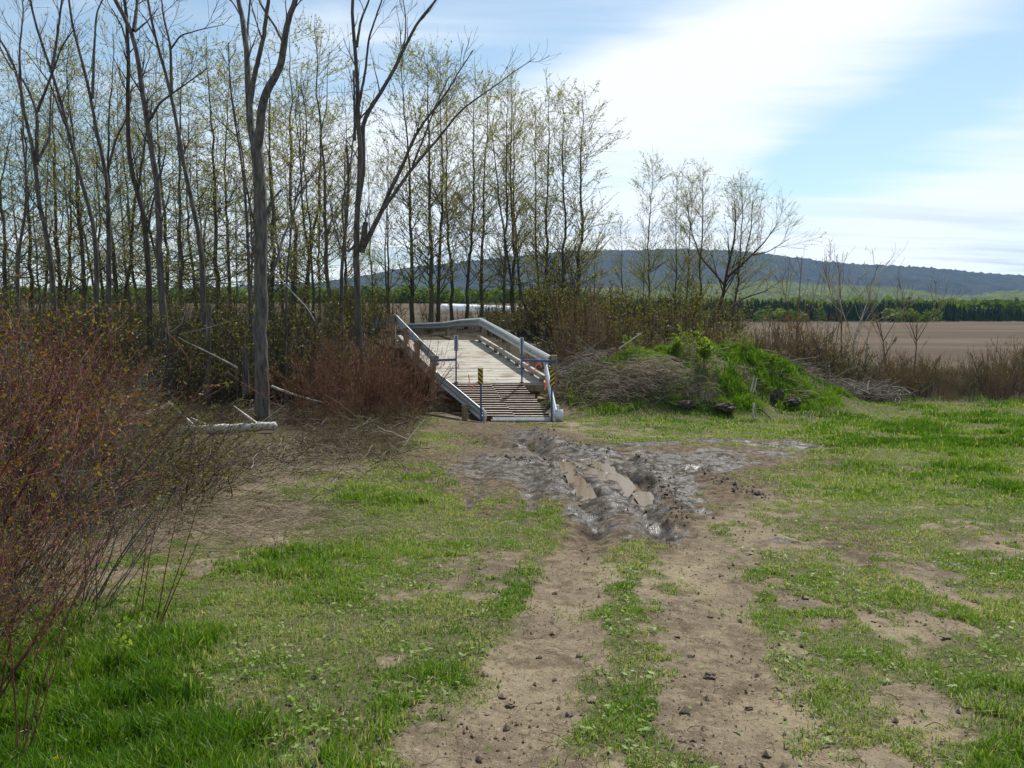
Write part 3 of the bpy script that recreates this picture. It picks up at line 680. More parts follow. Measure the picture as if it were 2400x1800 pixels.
for k, (Yd, lb, lab) in enumerate(LG):
    bare_tree(Yd, lb, lab, n1=26, n2=110, seed=20 + k, bk='bark_grey' if k in (4, 5, 8) else 'bark_dark' if k == 3 else 'bark_grey', leafn=900 if k in (6,) else 120)
# leafing willow-like tree leaning right, in the clump on the right
bare_tree(43, [([(1655, 850), (1660, 770), (1690, 715), (1700, 660), (1712, 600), (1725, 540), (1722, 470)], .17, .02, 0), ([(1668, 760), (1700, 730), (1740, 700), (1800, 680)], .10, .02, 1.5),
               ([(1705, 650), (1760, 600), (1790, 570), (1825, 520)], .08, .015, -1), ([(1698, 668), (1640, 600), (1620, 540), (1610, 480)], .06, .015, 1), ([(1765, 598), (1800, 590), (1850, 560)], .04, .012, .5),
               ([(1740, 625), (1760, 540), (1765, 470)], .05, .012, 1)],
          'spreading leafing tree leaning right at the right end of the aspens', n1=60, n2=330, bk='bark_dark', leafn=3000, seed=50, name='leaning_tree', group=None, tw=.5)
SAP = [(1863, 700, [(1872, 862), (1868, 780), (1873, 700), (1880, 600)], 30), (1975, 700, [(1975, 870), (1972, 760), (1968, 640), (1960, 600)], 31), (2020, 640, [(2010, 880), (2000, 800), (2035, 700), (2060, 640), (2085, 610)], 30),
       (2100, 700, [(2085, 880), (2070, 800), (2062, 760), (2058, 730)], 29), (2150, 740, [(2145, 880), (2148, 800), (2150, 735)], 30)]
SL = ['bare sapling rising straight above the right end of the grassy mound', 'bare sapling standing between the mound and the pale leaning one, above the brushwood', 'pale leaning sapling crooked to the right against the hills', 'short crooked sapling right of the pale leaning one', 'short straight sapling, the rightmost above the thicket']
for k, (a_, b_, pl, Yd) in enumerate(SAP):
    bare_tree(Yd, [(pl, .045, .012, 0), ([pl[1], (pl[1][0] - 25, pl[1][1] - 70), (pl[1][0] - 40, pl[1][1] - 130)], .02, .006, .5), ([pl[1], (pl[1][0] + 30, pl[1][1] - 50), (pl[1][0] + 60, pl[1][1] - 90)], .018, .006, -.5)],
              SL[k], n1=16, n2=46, bk='drift' if k == 2 else 'twig_brown', seed=70 + k, leafn=60, name='sapling', group='bare saplings over the right hand thicket')

# ------------------------------------------------------------------ shrubs and undergrowth
def shrub_arrays(seed, Ht=2.2, stems=40, base=.35, splay=.6, n1=160, n2=0, nl=900, lsize=.03, rad=.008, lean=(0, 0), wob=.08, up=.04):
    rg = np.random.default_rng(seed); n = 9
    a = rg.uniform(0, 6.28, stems); r = base * np.sqrt(rg.random(stems))
    P = np.zeros((stems, n, 3)); P[:, 0, 0] = r * np.cos(a); P[:, 0, 1] = r * np.sin(a); P[:, 0, 2] = -.05
    sp = splay * (.25 + .9 * rg.random(stems))
    D = np.stack([np.cos(a) * sp + lean[0], np.sin(a) * sp + lean[1], np.ones(stems)], 1); D /= np.linalg.norm(D, axis=1, keepdims=True)
    ln = Ht * (.45 + .6 * rg.random(stems)); p = P[:, 0].copy()
    for k in range(1, n):
        D = D + rg.normal(size=D.shape) * wob + np.array([0, 0, up]); D /= np.linalg.norm(D, axis=1, keepdims=True)
        p = p + D * (ln / (n - 1))[:, None]; P[:, k] = p
    Rr = rad * (.45 + 1.7 * rg.random(stems) ** 3)[:, None] * np.linspace(1, .35, n)[None]
    p1, r1 = grow(P, Rr, n1, .3, 1, lambda q: Ht * .22 * (1.3 - q), .55, up, .12, 6, rg, .7)
    sb = MB(); sb.tubes(P, Rr, 4); sb.tubes(p1, minr(r1, rad * .28), 3)
    src = [p1]
    if n2:
        p2, r2 = grow(p1, r1, n2, .2, 1, lambda q: Ht * .09 + 0 * q, .6, .03, .14, 4, rg, .7); sb.tubes(p2, minr(r2, rad * .22), 3); src = [p2, p1[:, ::2][:, :3]] if False else [p2]
    lb = MB(); V, Q_, tn = leaves(src[0], nl, lsize, rg, lsize * .5, .1); lb.add(V, Q_, a=tn)
    V, Q_, tn = leaves(p1, nl // 3, lsize, rg, lsize * .5, .3); lb.add(V, Q_, a=tn)
    return sb, lb
def shrub_proto(name_st, name_lf, st, lf, **kw):
    sb, lb = shrub_arrays(**kw); p = Proto(); p.H = kw.get('Ht', 2.2)
    p.trunk = sb.mesh(name_st, [M[st]], False); p.leaves = lb.mesh(name_lf, [M[lf]], False, 'tint'); p.names = (name_st, name_lf); return p
def put_shrub(p, name, x, y, h, label, group, rot=None, cat='shrub', sx=1.0, tilt=(0, 0)):
    s = h / p.H; e = empty(name, (x, y, hz(x, y)), label=label, cat=cat, group=group)
    e.rotation_euler = (tilt[0], tilt[1], random.uniform(0, 6.28) if rot is None else rot); e.scale = (s * sx, s * sx, s)
    link(p.names[0], p.trunk, e); link(p.names[1], p.leaves, e); return e
DOG = [shrub_proto('stems', 'leaf_buds', 'dogwood' if i != 2 else 'bark_mid', 'leaf_bud', seed=200 + i, Ht=2.3, stems=64, base=.6, splay=.75, n1=460, n2=1100, nl=1900, lsize=.030, rad=.0065, lean=(.12, -.03), wob=.09) for i in range(3)]
DP = [(-2.75, 3.55, 1.25, 'sparse red stems nearest the camera at the left border'), (-3.35, 4.5, 1.5, 'low red-stemmed shrub at the very left edge, nearest of all'), (-3.75, 5.6, 1.75, 'mid-height red-stemmed shrub behind the yellow-leaved seedling'), (-4.9, 6.0, 2.5, 'tallest red-stemmed shrub near the left edge'), (-4.0, 5.1, 2.45, 'nearest tall red-stemmed shrub filling the left edge of the picture'), (-4.5, 6.3, 2.1, 'red-stemmed shrub at the left, reaching furthest right over the grass'), (-4.9, 7.0, 2.65, 'red-stemmed shrub with orange buds behind the nearest one at the left edge'),
      (-5.1, 8.2, 2.2, 'red-stemmed shrub in the middle of the left thicket'), (-6.0, 9.0, 2.5, 'tall red-stemmed shrub at the left edge, in front of the bare trees'), (-6.2, 10.4, 2.0, 'red-stemmed shrub left of the pale fallen branches'),
      (-5.6, 6.2, 2.3, 'red-stemmed shrub just outside reach of the nearest one, at the very left edge'), (-3.0, 5.2, 1.25, 'low red-stemmed shrub leaning over the foreground grass'), 
      (-6.9, 11.2, 2.2, 'red-stemmed shrub standing before the bare tree leaning left'), (-7.6, 10.6, 2.6, 'tall red-stemmed shrub under the bare tree nearest the left edge'), (-8.3, 16.0, 2.0, 'red-stemmed shrub left of the short bleached log end'),
      (-8.0, 12.2, 2.4, 'red-stemmed shrub far back at the left edge'), (-7.4, 13.6, 1.9, 'red-stemmed shrub below the pale curved trunk'), (-3.1, 4.1, 1.0, 'low arching red-stemmed shrub in the left foreground corner'), (-8.9, 15.5, 2.3, 'red-stemmed shrub furthest back of the left thicket')]
for k, (x, y, h, lab) in enumerate(DP):
    put_shrub(DOG[k % 3], 'red_stemmed_shrub', x, y, h, lab, 'red stemmed shrubs at the left', rot=[.1, .2, -.3, .1, 0, .5, -.4, .3, 2.2, 1, .6, 0, 1.5, .4, -.3, 4, 3, .2, 5, 1][k])
RB = [shrub_proto('stems', 'leaf_buds', 'twig_red', 'leaf_rust', seed=220 + i, Ht=2.4, stems=46, base=.6, splay=.6, n1=300, n2=620, nl=1000, lsize=.03, rad=.011, wob=.10) for i in range(2)]
for k, (x, y, h, lab) in enumerate([(-4.9, 20.0, 2.3, 'rust-brown twiggy shrub, leftmost of those beside the bridge'), (-4.0, 20.7, 2.5, 'rust-brown twiggy shrub halfway between the big tree and the bridge rail'), (-3.0, 21.6, 2.65, 'rust-brown twiggy shrub growing through the left bridge rail posts'), (-3.25, 20.6, 2.45, 'rust-brown twiggy shrub touching the left bridge rail'),
                                    (-4.5, 22.4, 2.7, 'tall rust-brown shrub behind the others, below the many-limbed tree'), (-3.9, 18.9, 1.3, 'low rust-brown shrub in front of the taller ones beside the bridge'), (-2.75, 19.6, 1.3, 'low rust-brown shrub before the lower left rail')]):
    put_shrub(RB[k % 2], 'twiggy_shrub', x, y, h, lab, 'rust brown shrubs beside the bridge')

def merge_instances(protos, items, name, label, cat, stm, lfm):
    """uncountable tangle: many small stems merged in one object"""
    SB = MB(); LB = MB()
    for k, (x, y, h, rot, sx) in enumerate(items):
        sb, lb, ph = protos[k % len(protos)]; s = h / ph; c, s_ = math.cos(rot), math.sin(rot); z = hz(x, y)
        for src, dst in ((sb, SB), (lb, LB)):
            V = np.concatenate(src.V) * [s * sx, s * sx, s]
            V = np.stack([V[:, 0] * c - V[:, 1] * s_ + x, V[:, 0] * s_ + V[:, 1] * c + y, V[:, 2] + z], 1)
            dst.add(V, np.concatenate(src.Q), a=np.concatenate(src.A) if src.A else None)
    nS = SB.n
    V = np.concatenate(SB.V + LB.V); Qs = np.concatenate(SB.Q); Ql = np.concatenate(LB.Q) + nS
    tint = np.concatenate([np.zeros(nS)] + LB.A)
    me = mesh(name, V, np.concatenate([Qs, Ql]), None, [M[stm], M[lfm]], False, {'tint': tint}, np.r_[np.zeros(len(Qs)), np.ones(len(Ql))])
    return tag(link(name, me), label, cat, kind='stuff')
def arr(seed, **kw):
    sb, lb = shrub_arrays(seed, **kw); return (sb, lb, kw.get('Ht', 2.2))
rg = np.random.default_rng(31)
PB = [arr(300 + i, Ht=3.0, stems=16, base=.5, splay=.35, n1=70, nl=420, lsize=.07, rad=.016, wob=.08) for i in range(3)]
PD = [arr(310 + i, Ht=3.0, stems=22, base=.6, splay=.45, n1=250, nl=420, lsize=.07, rad=.012, wob=.09) for i in range(3)]
it = []
while len(it) < 150:
    y = rg.uniform(21.8, 38); a = rg.uniform(-.70, -.20); x = a * y
    if y < 25 and a > -.24 : continue
    top = 1.65 + y * rg.uniform(-.022, .045); it.append((x, y, max(.7, top - hz(x, y)), rg.uniform(0, 6.28), rg.uniform(.8, 1.3)))
merge_instances(PD, it, 'undergrowth', 'tangled olive undergrowth filling the floor of the left grove', 'undergrowth', 'bark_dark', 'leaf_under')
it = []
while len(it) < 170:
    y = rg.uniform(32.5, 46); a = rg.uniform(-.22, .26); x = a * y
    if y < 43 and -.16 < a < -.03: continue
    it.append((x, y, (rg.uniform(1.2, 2.0) if a < .03 else rg.uniform(2.4, 4.2)) + (.7 if a < -.12 else 0), rg.uniform(0, 6.28), rg.uniform(.8, 1.3)))
merge_instances(PB, it, 'undergrowth', 'brown and olive brush growing behind the bridge under the aspens', 'undergrowth', 'bark_dark', 'leaf_under')
M['twig_shaded'] = bark('twig_shaded', (.055, .038, .027), (.13, .098, .07), sc=6)  # darkened brown twig: tree shade over the low brush painted into its colour
PL = [arr(330 + i, Ht=1.5, stems=34, base=.7, splay=.9, n1=150, nl=420, lsize=.035, rad=.006, wob=.14, up=0) for i in range(3)]
it = []
while len(it) < 330:
    y = rg.uniform(8.0, 23.3); a = rg.uniform(-.70, -.08); x = a * y
    _, uu, vv = tab(WT, np.array([x]), np.array([y])); uu = uu[0]; vv = vv[0]
    if vv > 1075 + max(0, 560 - uu) * .75 + rg.normal() * 12 or uu > 985 - max(0, vv - 960) * .6: continue
    if 330 < uu < 700 and 12.5 < y < 19.5: continue
    it.append((x, y, rg.uniform(.22, .5) + (.9 * rg.random() if a < -.42 else 0) + (.25 if y > 17 and a > -.2 else 0), rg.uniform(0, 6.28), rg.uniform(1.0, 1.8)))
merge_instances(PL, it, 'low_brush', 'low leafless brown brush with rusty buds in front of the left grove', 'brush', 'twig_shaded', 'leaf_under')
PR = [arr(320 + i, Ht=2.2, stems=34, base=.5, splay=.22, n1=110, nl=330, lsize=.04, rad=.010, wob=.05) for i in range(3)]
M['tan_stem'] = bark('tan_stem', (.17, .13, .08), (.34, .27, .18), sc=6)
PR2 = [arr(340 + i, Ht=2.2, stems=22, base=.7, splay=.55, n1=120, nl=420, lsize=.05, rad=.012, wob=.12, up=.02) for i in range(3)]
for pr, cnt, st, lf, lab in ((PR, 120, 'twig_brown', 'leaf_rust', 'waist-high red-brown thicket along the edge of the brown field'), (PR2, 105, 'bark_grey', 'leaf_under', 'spreading grey-stemmed olive brush mixed in the thicket before the field'), (PR, 90, 'tan_stem', 'leaf_under', 'pale straw-coloured stems along the front of the thicket')):
    it = []
    for k in range(cnt):
        a = rg.uniform(.06, .72); y = rg.uniform(26.2, 33.0) + (1.5 if a < .36 else 0); x = a * y
        h = rg.uniform(1.2, 2.9) * (1.15 if a < .38 else 1.0 if a < .42 else .62 if a < .58 else .8) * (.55 if y < 27.5 else 1) * (.62 if st == 'tan_stem' else 1)
        it.append((x, y, h, rg.uniform(0, 6.28), rg.uniform(.8, 1.3)))
    merge_instances(pr, it, 'thicket', lab, 'thicket', st, lf)

# ------------------------------------------------------------------ grass, straw and litter
def blades(x, y, h, wd, lean, tint, rg, seg=2, z=None, heading=None):
    n = len(x); z = H(x, y) if z is None else z
    a = rg.uniform(0, 6.28, n) if heading is None else heading
    b = rg.uniform(0, 6.28, n)
    dx, dy = np.cos(a) * lean * h, np.sin(a) * lean * h
    vz = h * np.sqrt(np.clip(1 - np.minimum(lean, .97) ** 2 * .8, .05, 1))
    wx, wy = np.cos(b) * wd / 2, np.sin(b) * wd / 2
    base = np.stack([x, y, z - .006], 1); mid = np.stack([x + dx * .3, y + dy * .3, z + vz * .6], 1); top = np.stack([x + dx, y + dy, z + vz], 1)
    W = np.stack([wx, wy, 0 * wx], 1)
    V = np.stack([base - W, base + W, mid + W * .8, mid - W * .8, top], 1).reshape(-1, 3)
    i = np.arange(n)[:, None] * 5
    return V, i + np.array([[0, 1, 2, 3]]), i + np.array([[3, 2, 4]]), np.repeat(tint, 5)
def scatter(n, r0, r1, amax, rg, pw=1.0):
    r = r0 * (r1 / r0) ** (rg.random(n) ** pw); a = rg.uniform(-amax, amax, n)
    return a * (r + 2.3), r
rg = np.random.default_rng(77)
GV = MB()
def grass_batch(n, r0, r1, hmin, hmax, wd, pw=1.0):
    x, y = scatter(n, r0, r1, .74, rg, pw)
    g, wt, li, fi = cover(x, y)
    lush = sst(.5, .95, tab(GR, x, y)[0]) * sst(.35, .6, fbm(x * .9, y * .9, 3, 61)) + sst(.25, .6, mound(x, y)) * .5
    clump = sst(.40, .66, fbm(x * 5, y * 5, 3, 62))
    keep = rg.random(n) < g * (.22 + .78 * clump) * (1 - wt) * (1 - fi) * (1 - sst(26, 29, y) * .8)
    x, y, lush, clump, g = x[keep], y[keep], lush[keep], clump[keep], g[keep]; m = len(x)
    h = (hmin + (hmax - hmin) * lush * (.5 + .5 * clump)) * rg.uniform(.45, 1.15, m)
    dry = fbm(x * 2.2, y * 2.2, 3, 66)
    tint = np.clip(.28 - .12 * lush * sst(9, 16, y) + (fbm(x * 1.2, y * 1.2, 2, 67) - .5) * .7 + rg.normal(size=m) * .17 + (1 - lush) * .12, .02, .68)
    dead = rg.random(m) < (.09 * (1 - lush) + .04 + .5 * (1 - lush) * sst(.42, .6, dry)); tint[dead] = rg.uniform(.72, 1, dead.sum())
    flat = rg.random(m) < .35 * (1 - lush)
    lean = np.where(flat, rg.uniform(.9, 2.2, m), rg.uniform(.1, .75, m))
    V, Qd, Td, tn = blades(x, y, h, wd * rg.uniform(.6, 1.3, m) * (1 + .4 * lush), lean, tint, rg); GV.add(V, Qd, Td, a=tn)
def mound_grass(n):
    x = rg.uniform(1.6, 10.2, n); y = rg.uniform(21.3, 26.6, n); m_ = mound(x, y)
    k = rg.random(n) < sst(.06, .30, m_) * sst(.36, .52, fbm(x * 1.1 + 3, y * 1.1, 3, 78)) * (1 - .75 * np.exp(-(((x - 3.6) / .8) ** 2 + ((y - 22.8) / .5) ** 2)))
    x, y = x[k], y[k]; m = len(x); cl_ = sst(.35, .65, fbm(x * 2.5, y * 2.5, 3, 79)); h = rg.uniform(.08, .22, m) * (.5 + .8 * cl_)
    V, Qd, Td, tn = blades(x, y, h, rg.uniform(.012, .024, m), rg.uniform(.1, .9, m), np.clip(.10 + .28 * cl_ + rg.normal(size=m) * .1, .02, .62), rg); GV.add(V, Qd, Td, a=tn)
mound_grass(90000)
grass_batch(430000, 2.6, 5.5, .035, .13, .0050)
grass_batch(400000, 5.0, 10, .035, .13, .0072)
grass_batch(370000, 9.0, 17, .04, .14, .012)
grass_batch(350000, 15, 29, .045, .15, .019)
o = GV.build('grass', M['grass'], None, attr='tint'); tag(o, 'patchy bright spring grass of the meadow and mound', 'grass', kind='stuff')

# small broad weed leaves lying in the grass
WV = MB(); x, y = scatter(36000, 2.7, 12, .74, rg); g, wt, li, fi = cover(x, y); k = rg.random(len(x)) < (g * .7 + .02) * sst(.5, .62, fbm(x * 4, y * 4, 2, 91)) * (1 - wt); x, y = x[k], y[k]; m = len(x)
c = np.stack([x, y, H(x, y) + rg.uniform(.008, .035, m)], 1); d = rg.normal(size=(m, 3)); d[:, 2] *= .35; d /= np.linalg.norm(d, axis=1, keepdims=True)
e_ = np.cross(d, [0, 0, 1.0]) + rg.normal(size=(m, 3)) * .25; e_ /= np.linalg.norm(e_, axis=1, keepdims=True); s = rg.uniform(.010, .022, m)[:, None]
V = np.stack([c - d * s, c + e_ * s * .55, c + d * s, c - e_ * s * .55], 1).reshape(-1, 3)
WV.add(V, np.arange(4 * m).reshape(-1, 4), a=np.repeat(rg.uniform(.3, .78, m), 4))
tag(WV.build('weeds', M['grass'], None, attr='tint'), 'small pale broad-leaved weeds among the trampled grass', 'weeds', kind='stuff')

# dead grass
SV = MB()
def straw_batch(x, y, L0, L1, wd, z0, z1, head=None, lo=0, hi=1):
    m = len(x); a = rg.uniform(0, 6.28, m) if head is None else head + rg.normal(size=m) * .5
    ln = rg.uniform(L0, L1, m); h0 = H(x, y) + rg.uniform(z0, z1, m); n = 5; t = np.linspace(-.5, .5, n)[None]
    P = np.stack([x[:, None] + np.cos(a)[:, None] * ln[:, None] * t, y[:, None] + np.sin(a)[:, None] * ln[:, None] * t, h0[:, None] + (rg.uniform(.0, .25, m) * ln)[:, None] * (1 - 4 * t * t) + rg.normal(size=m)[:, None] * ln[:, None] * t * .16], 2)
    P += rg.normal(size=(m, n, 3)) * ln[:, None, None] * .035
    V, Q_ = tubes(P, np.full((m, n), 1.0) * wd * rg.uniform(.5, 1.3, m)[:, None], 3); SV.add(V, Q_, a=np.repeat(lo + (hi - lo) * rg.random(m) ** (1 if hi == 1 else 1.6), n * 3))
def region(n, r0, r1, f):
    x, y = scatter(n, r0, r1, .74, rg); k = rg.random(n) < f(x, y); k &= ~((y > 20) & (mound(x, y) > .18)); k &= ~((y > 14.8) & (y < 18.6) & (x / y > -.46) & (x / y < -.26)); return x[k], y[k]
# flattened straw hollow and the edge of the left thicket
ax, ay = g2(600, 1215)
x, y = region(60000, 4.5, 13, lambda x, y: np.exp(-(((x - ax) / 1.0) ** 2 + ((y - ay) / 1.0) ** 2)) * .8); straw_batch(x, y, .15, .5, .0018, .0, .04, 0.12)
x, y = region(60000, 4, 13, lambda x, y: cover(x, y)[2] * .38); straw_batch(x, y, .12, .45, .0022, 0, .16, hi=.85)  # palest straw tints left out, shade under the thicket put into the colour
x, y = region(36000, 10, 24, lambda x, y: cover(x, y)[2] * .55); straw_batch(x, y, .2, .7, .004, 0, .22, hi=.7)  # tints held darker still, painting in the shade of the grove
x, y = region(60000, 2.7, 12, lambda x, y: cover(x, y)[0] * .12 + .05); straw_batch(x, y, .03, .12, .0014, .004, .02)
# pale leaning dead grass on the mound
n = 1300; x = rg.normal(3.6, .6, n); y = rg.normal(22.9, .3, n); straw_batch(x, y, .3, .8, .004, .02, .28, 2.75 - math.pi, .45)
n = 500; x = rg.normal(2.0, .6, n); y = rg.normal(23.6, .5, n); straw_batch(x, y, .25, .8, .004, .02, .2)
n = 2600; x = rg.uniform(1.8, 9.5, n); y = rg.uniform(22.0, 25.6, n); k = rg.random(n) < sst(.1, .4, mound(x, y)) * sst(.48, .62, fbm(x * 1.6, y * 1.6, 3, 88)); x = x[k]; y = y[k]; straw_batch(x, y, .2, .6, .004, .05, .3, lo=.4)
tag(SV.build('dead_grass', M['straw'], None, attr='tint'), 'pale dead grass and straw lying over the ground', 'dead grass', kind='stuff')

# sticks and brushwood
KV = MB()
def stick_batch(x, y, L0, L1, r, z0, z1, tilt=.25, col=(0, 1)):
    m = len(x); a = rg.uniform(0, 6.28, m); ln = rg.uniform(L0, L1, m); n = 5; t = np.linspace(-.5, .5, n)[None]; sl = rg.normal(size=m) * tilt; ln = np.where((y < 14), np.minimum(ln, .55), ln)
    P = np.stack([x[:, None] + np.cos(a)[:, None] * ln[:, None] * t, y[:, None] + np.sin(a)[:, None] * ln[:, None] * t, (H(x, y) + rg.uniform(z0, z1, m))[:, None] + np.abs(sl)[:, None] * ln[:, None] * (t + .5)], 2)
    P += rg.normal(size=(m, n, 3)) * ln[:, None, None] * .03
    V, Q_ = tubes(P, r * rg.uniform(.4, 1.3, m)[:, None] * np.linspace(1, .5, n)[None], 4); KV.add(V, Q_, a=np.repeat(rg.uniform(col[0], col[1], m), n * 4))
x, y = region(9000, 6, 24, lambda x, y: cover(x, y)[2] * .35); stick_batch(x, y, .3, 1.3, .007, .0, .25, .4, (0, .9))
x, y = region(2500, 4, 10, lambda x, y: cover(x, y)[2] * .4); stick_batch(x, y, .3, 1.1, .005, .0, .25, .5, (0, .9))
n = 750; x = rg.uniform(8.8, 12.4, n); y = 26.2 + rg.normal(size=n) * .5; stick_batch(x, y, .4, 1.5, .010, 0, .45, .25, (.1, .9))
n = 260; x = rg.uniform(1.3, 2.6, n); y = rg.normal(24.8, .8, n); stick_batch(x, y, .4, 1.5, .008, 0, .4, .35, (.1, .9))
n = 130; x = rg.normal(4.2, .35, n); y = rg.normal(22.2, .2, n); stick_batch(x, y, .3, .8, .007, 0.0, .22, .4, (0, .5))
n = 120; x = rg.normal(5.3, .3, n); y = rg.normal(22.1, .2, n); stick_batch(x, y, .3, .8, .008, 0.0, .22, .4, (0, .5))
tag(KV.build('brushwood', M['stick'], None, attr='tint'), 'grey-brown dead sticks and brushwood strewn over the ground', 'brushwood', kind='stuff')

# ------------------------------------------------------------------ the bridge
def pale_deck():
    m, nt = new_mat('bleached_planks')
    t = node(nt, 'ShaderNodeTexCoord'); P = t.outputs['Object']
    n = noise(nt, 3, 5, .6, P, (.5, 6, 1)); n2 = noise(nt, 1.6, 4, .6, P, (1, 1.4, 1)); n3 = noise(nt, 60, 3, .6, P, (.15, 1, 1))
    c = mixc(nt, rng(nt, n, .35, .65), (.26, .24, .20), (.44, .42, .37)); c = mixc(nt, rng(nt, n2, .50, .68, 0, .9), c, (.19, .155, .105)); c = mixc(nt, rng(nt, n3, .5, .7, 0, .4), c, (.22, .20, .17))
    return finish(m, nt, c, .8, bump(nt, n3, .4, .01), spec=.3)
M['deck'] = pale_deck()
YF, YB = 23.5, 31.0
zf = at(1200, 897, YF)[2]; zb = at(1100, 797, YB)[2]
XL0, XR0, XL1, XR1 = -2.19, 1.05, -4.44, -1.20
def bp(s, t, dz=0.0):
    """point on the deck: s 0..1 along, t 0..1 left to right"""
    return np.array([(XL0 + (XL1 - XL0) * s) * (1 - t) + (XR0 + (XR1 - XR0) * s) * t, YF + (YB - YF) * s, zf + (zb - zf) * s + dz])
bridge = empty('bridge', bp(0, .5, -.8), label='small single-span bridge with pale plank deck and steel guardrails over the ditch', cat='bridge')
boff = np.array(bridge.location)
def on(o, root): 
    o.location = -np.array(root.location); return o
mb = MB(); ns = 36; rgb = np.random.default_rng(4)
for i in range(ns):
    s0, s1 = i / ns, (i + 1) / ns - .0046
    e0, e1 = rgb.uniform(-.012, .012, 2); dz = rgb.uniform(-.004, .004)
    P = [bp(s0, 0 + e0, dz), bp(s0, 1 + e1, dz), bp(s1, 1 + e1, dz), bp(s1, 0 + e0, dz)]
    V = P + [p - np.array([0, 0, .075]) for p in P]
    mb.add(V, [(0, 1, 2, 3), (7, 6, 5, 4), (0, 4, 5, 1), (1, 5, 6, 2), (2, 6, 7, 3), (3, 7, 4, 0)])
on(mb.build('deck', M['deck'], bridge), bridge)
for t in (.12, .5, .88):
    mb = MB(); mb.beam(bp(.005, t, -.33), bp(1.02, t, -.33), .2, .5); on(mb.build('girder', M['rust'], bridge), bridge)
mb = MB(); mb.beam(bp(.004, -.01, -.165), bp(.004, 1.02, -.165), .10, .175); on(mb.build('end_beam', M['timber'], bridge), bridge)
for t in (.035, .965):
    segs = [(.0, .30), (.315, .62), (.64, .98)] if t > .5 else [(.0, .45), (.47, .98)]
    for a, b in segs:
        mb = MB(); mb.beam(bp(a, t, .155), bp(b, t, .155), .15, .11); c_ = on(mb.build('curb', M['deck'], bridge, bevel=.008), bridge)
        m2 = MB()
        for q in np.linspace(a + .03, b - .03, 3): m2.beam(bp(q, t, .05) - [0, .1, 0], bp(q, t, .05) + [0, .1, 0], .13, .095)
        k_ = m2.build('curb_block', M['timber'], c_)
PROF = [(0, .155), (.028, .150), (.078, .108), (.078, .062), (.006, .022), (.006, -.022), (.078, -.062), (.078, -.108), (.028, -.150), (0, -.155)]
def wbeam(path, inward, name='guardrail', parent=None, root=None, hs=None, mat='galv'):
    """corrugated steel beam whose TOP edge follows path"""
    P = np.asarray(path, float); n = len(P); T = np.gradient(P, axis=0); T /= np.linalg.norm(T, axis=1, keepdims=True)
    S_ = np.cross(T, [0, 0, 1.0]); S_ /= np.linalg.norm(S_, axis=1, keepdims=True); S_ *= np.sign((S_ * inward).sum(1, keepdims=True) + 1e-6)
    V = []; 
    for i in range(n):
        h = 1.0 if hs is None else hs[i]
        for o_, z_ in PROF: V.append(P[i] + S_[i] * o_ + np.array([0, 0, (z_ - .155) * h]))
    k = len(PROF); Qd = [(i * k + j, i * k + j + 1, (i + 1) * k + j + 1, (i + 1) * k + j) for i in range(n - 1) for j in range(k - 1)]
    o = link(name, mesh(name, V, Qd, None, [M[mat]]), parent)
    m = o.modifiers.new('solid', 'SOLIDIFY'); m.thickness = .006
    return on(o, root) if root else o
def dense(P, n=40):
    P = np.asarray(P, float); d = np.r_[0, np.cumsum(np.linalg.norm(np.diff(P, axis=0), axis=1))]; t = np.linspace(0, d[-1], n)
    return np.stack([np.interp(t, d, P[:, i]) for i in range(3)], 1)
rl_t = [at(1291, 834, 23.35), at(1243, 808, 25.2), at(1184, 775, 28.0), at(1128, 745, 31.0), at(1080, 748.4, 35), at(1041, 754.9, 38.5), at(958, 758.6, 43)]
ll_t = [at(1023, 833, 23.4), at(985, 797, 26.5), at(928, 738, 31.0), at(903, 745, 32.5), at(870, 752, 34.5)]
g_r = wbeam(dense(rl_t, 60), (-1, 0, 0), 'guardrail', bridge, bridge)
g_l = wbeam(dense(ll_t, 50), (1, 0, 0), 'guardrail', bridge, bridge)
for k, (p, nm) in enumerate([(rl_t[0], 0), (rl_t[1], 1), (rl_t[2], 2), (rl_t[3], 3), (rl_t[5], 5), (rl_t[6], 6)]):
    p = np.array(p) + [.10, 0.0, .02]; b = p.copy(); b[2] = min(hz(p[0], p[1]), p[2] - 1.15) if nm > 3 else p[2] - 1.25
    mb = MB(); mb.beam(b, p, .16, .16, (0, 1, 0)); on(mb.build('post', M['timber'], bridge, bevel=.01), bridge)
for p in (ll_t[0], ll_t[1], at(958, 768, 28.9), ll_t[2]):
    p = np.array(p) + [-.10, 0, .01]; b = p - [0, 0, 1.25]
    mb = MB(); mb.beam(b, p, .17, .17, (0, 1, 0)); on(mb.build('post', M['timber'], bridge, bevel=.01), bridge)
bb = MB()
for pth, sg in ((rl_t[:4], -1), (ll_t[:3], 1)):
    for p in pth: bb.box(np.array(p) + [sg * .05, -.02, -.155], (.05, .05, .05))
on(bb.build('rail_bolts', M['galv'], bridge), bridge)
# abutments under both ends
for s, dy in ((.03, .5), (1.0, .5)):
    mb = MB(); c = bp(s, .5); mb.box((c[0], c[1] + (.35 if s < .5 else .1), c[2] - 1.15), (3.5, .6, 1.25)); on(mb.build('abutment', M['timber'], bridge), bridge)

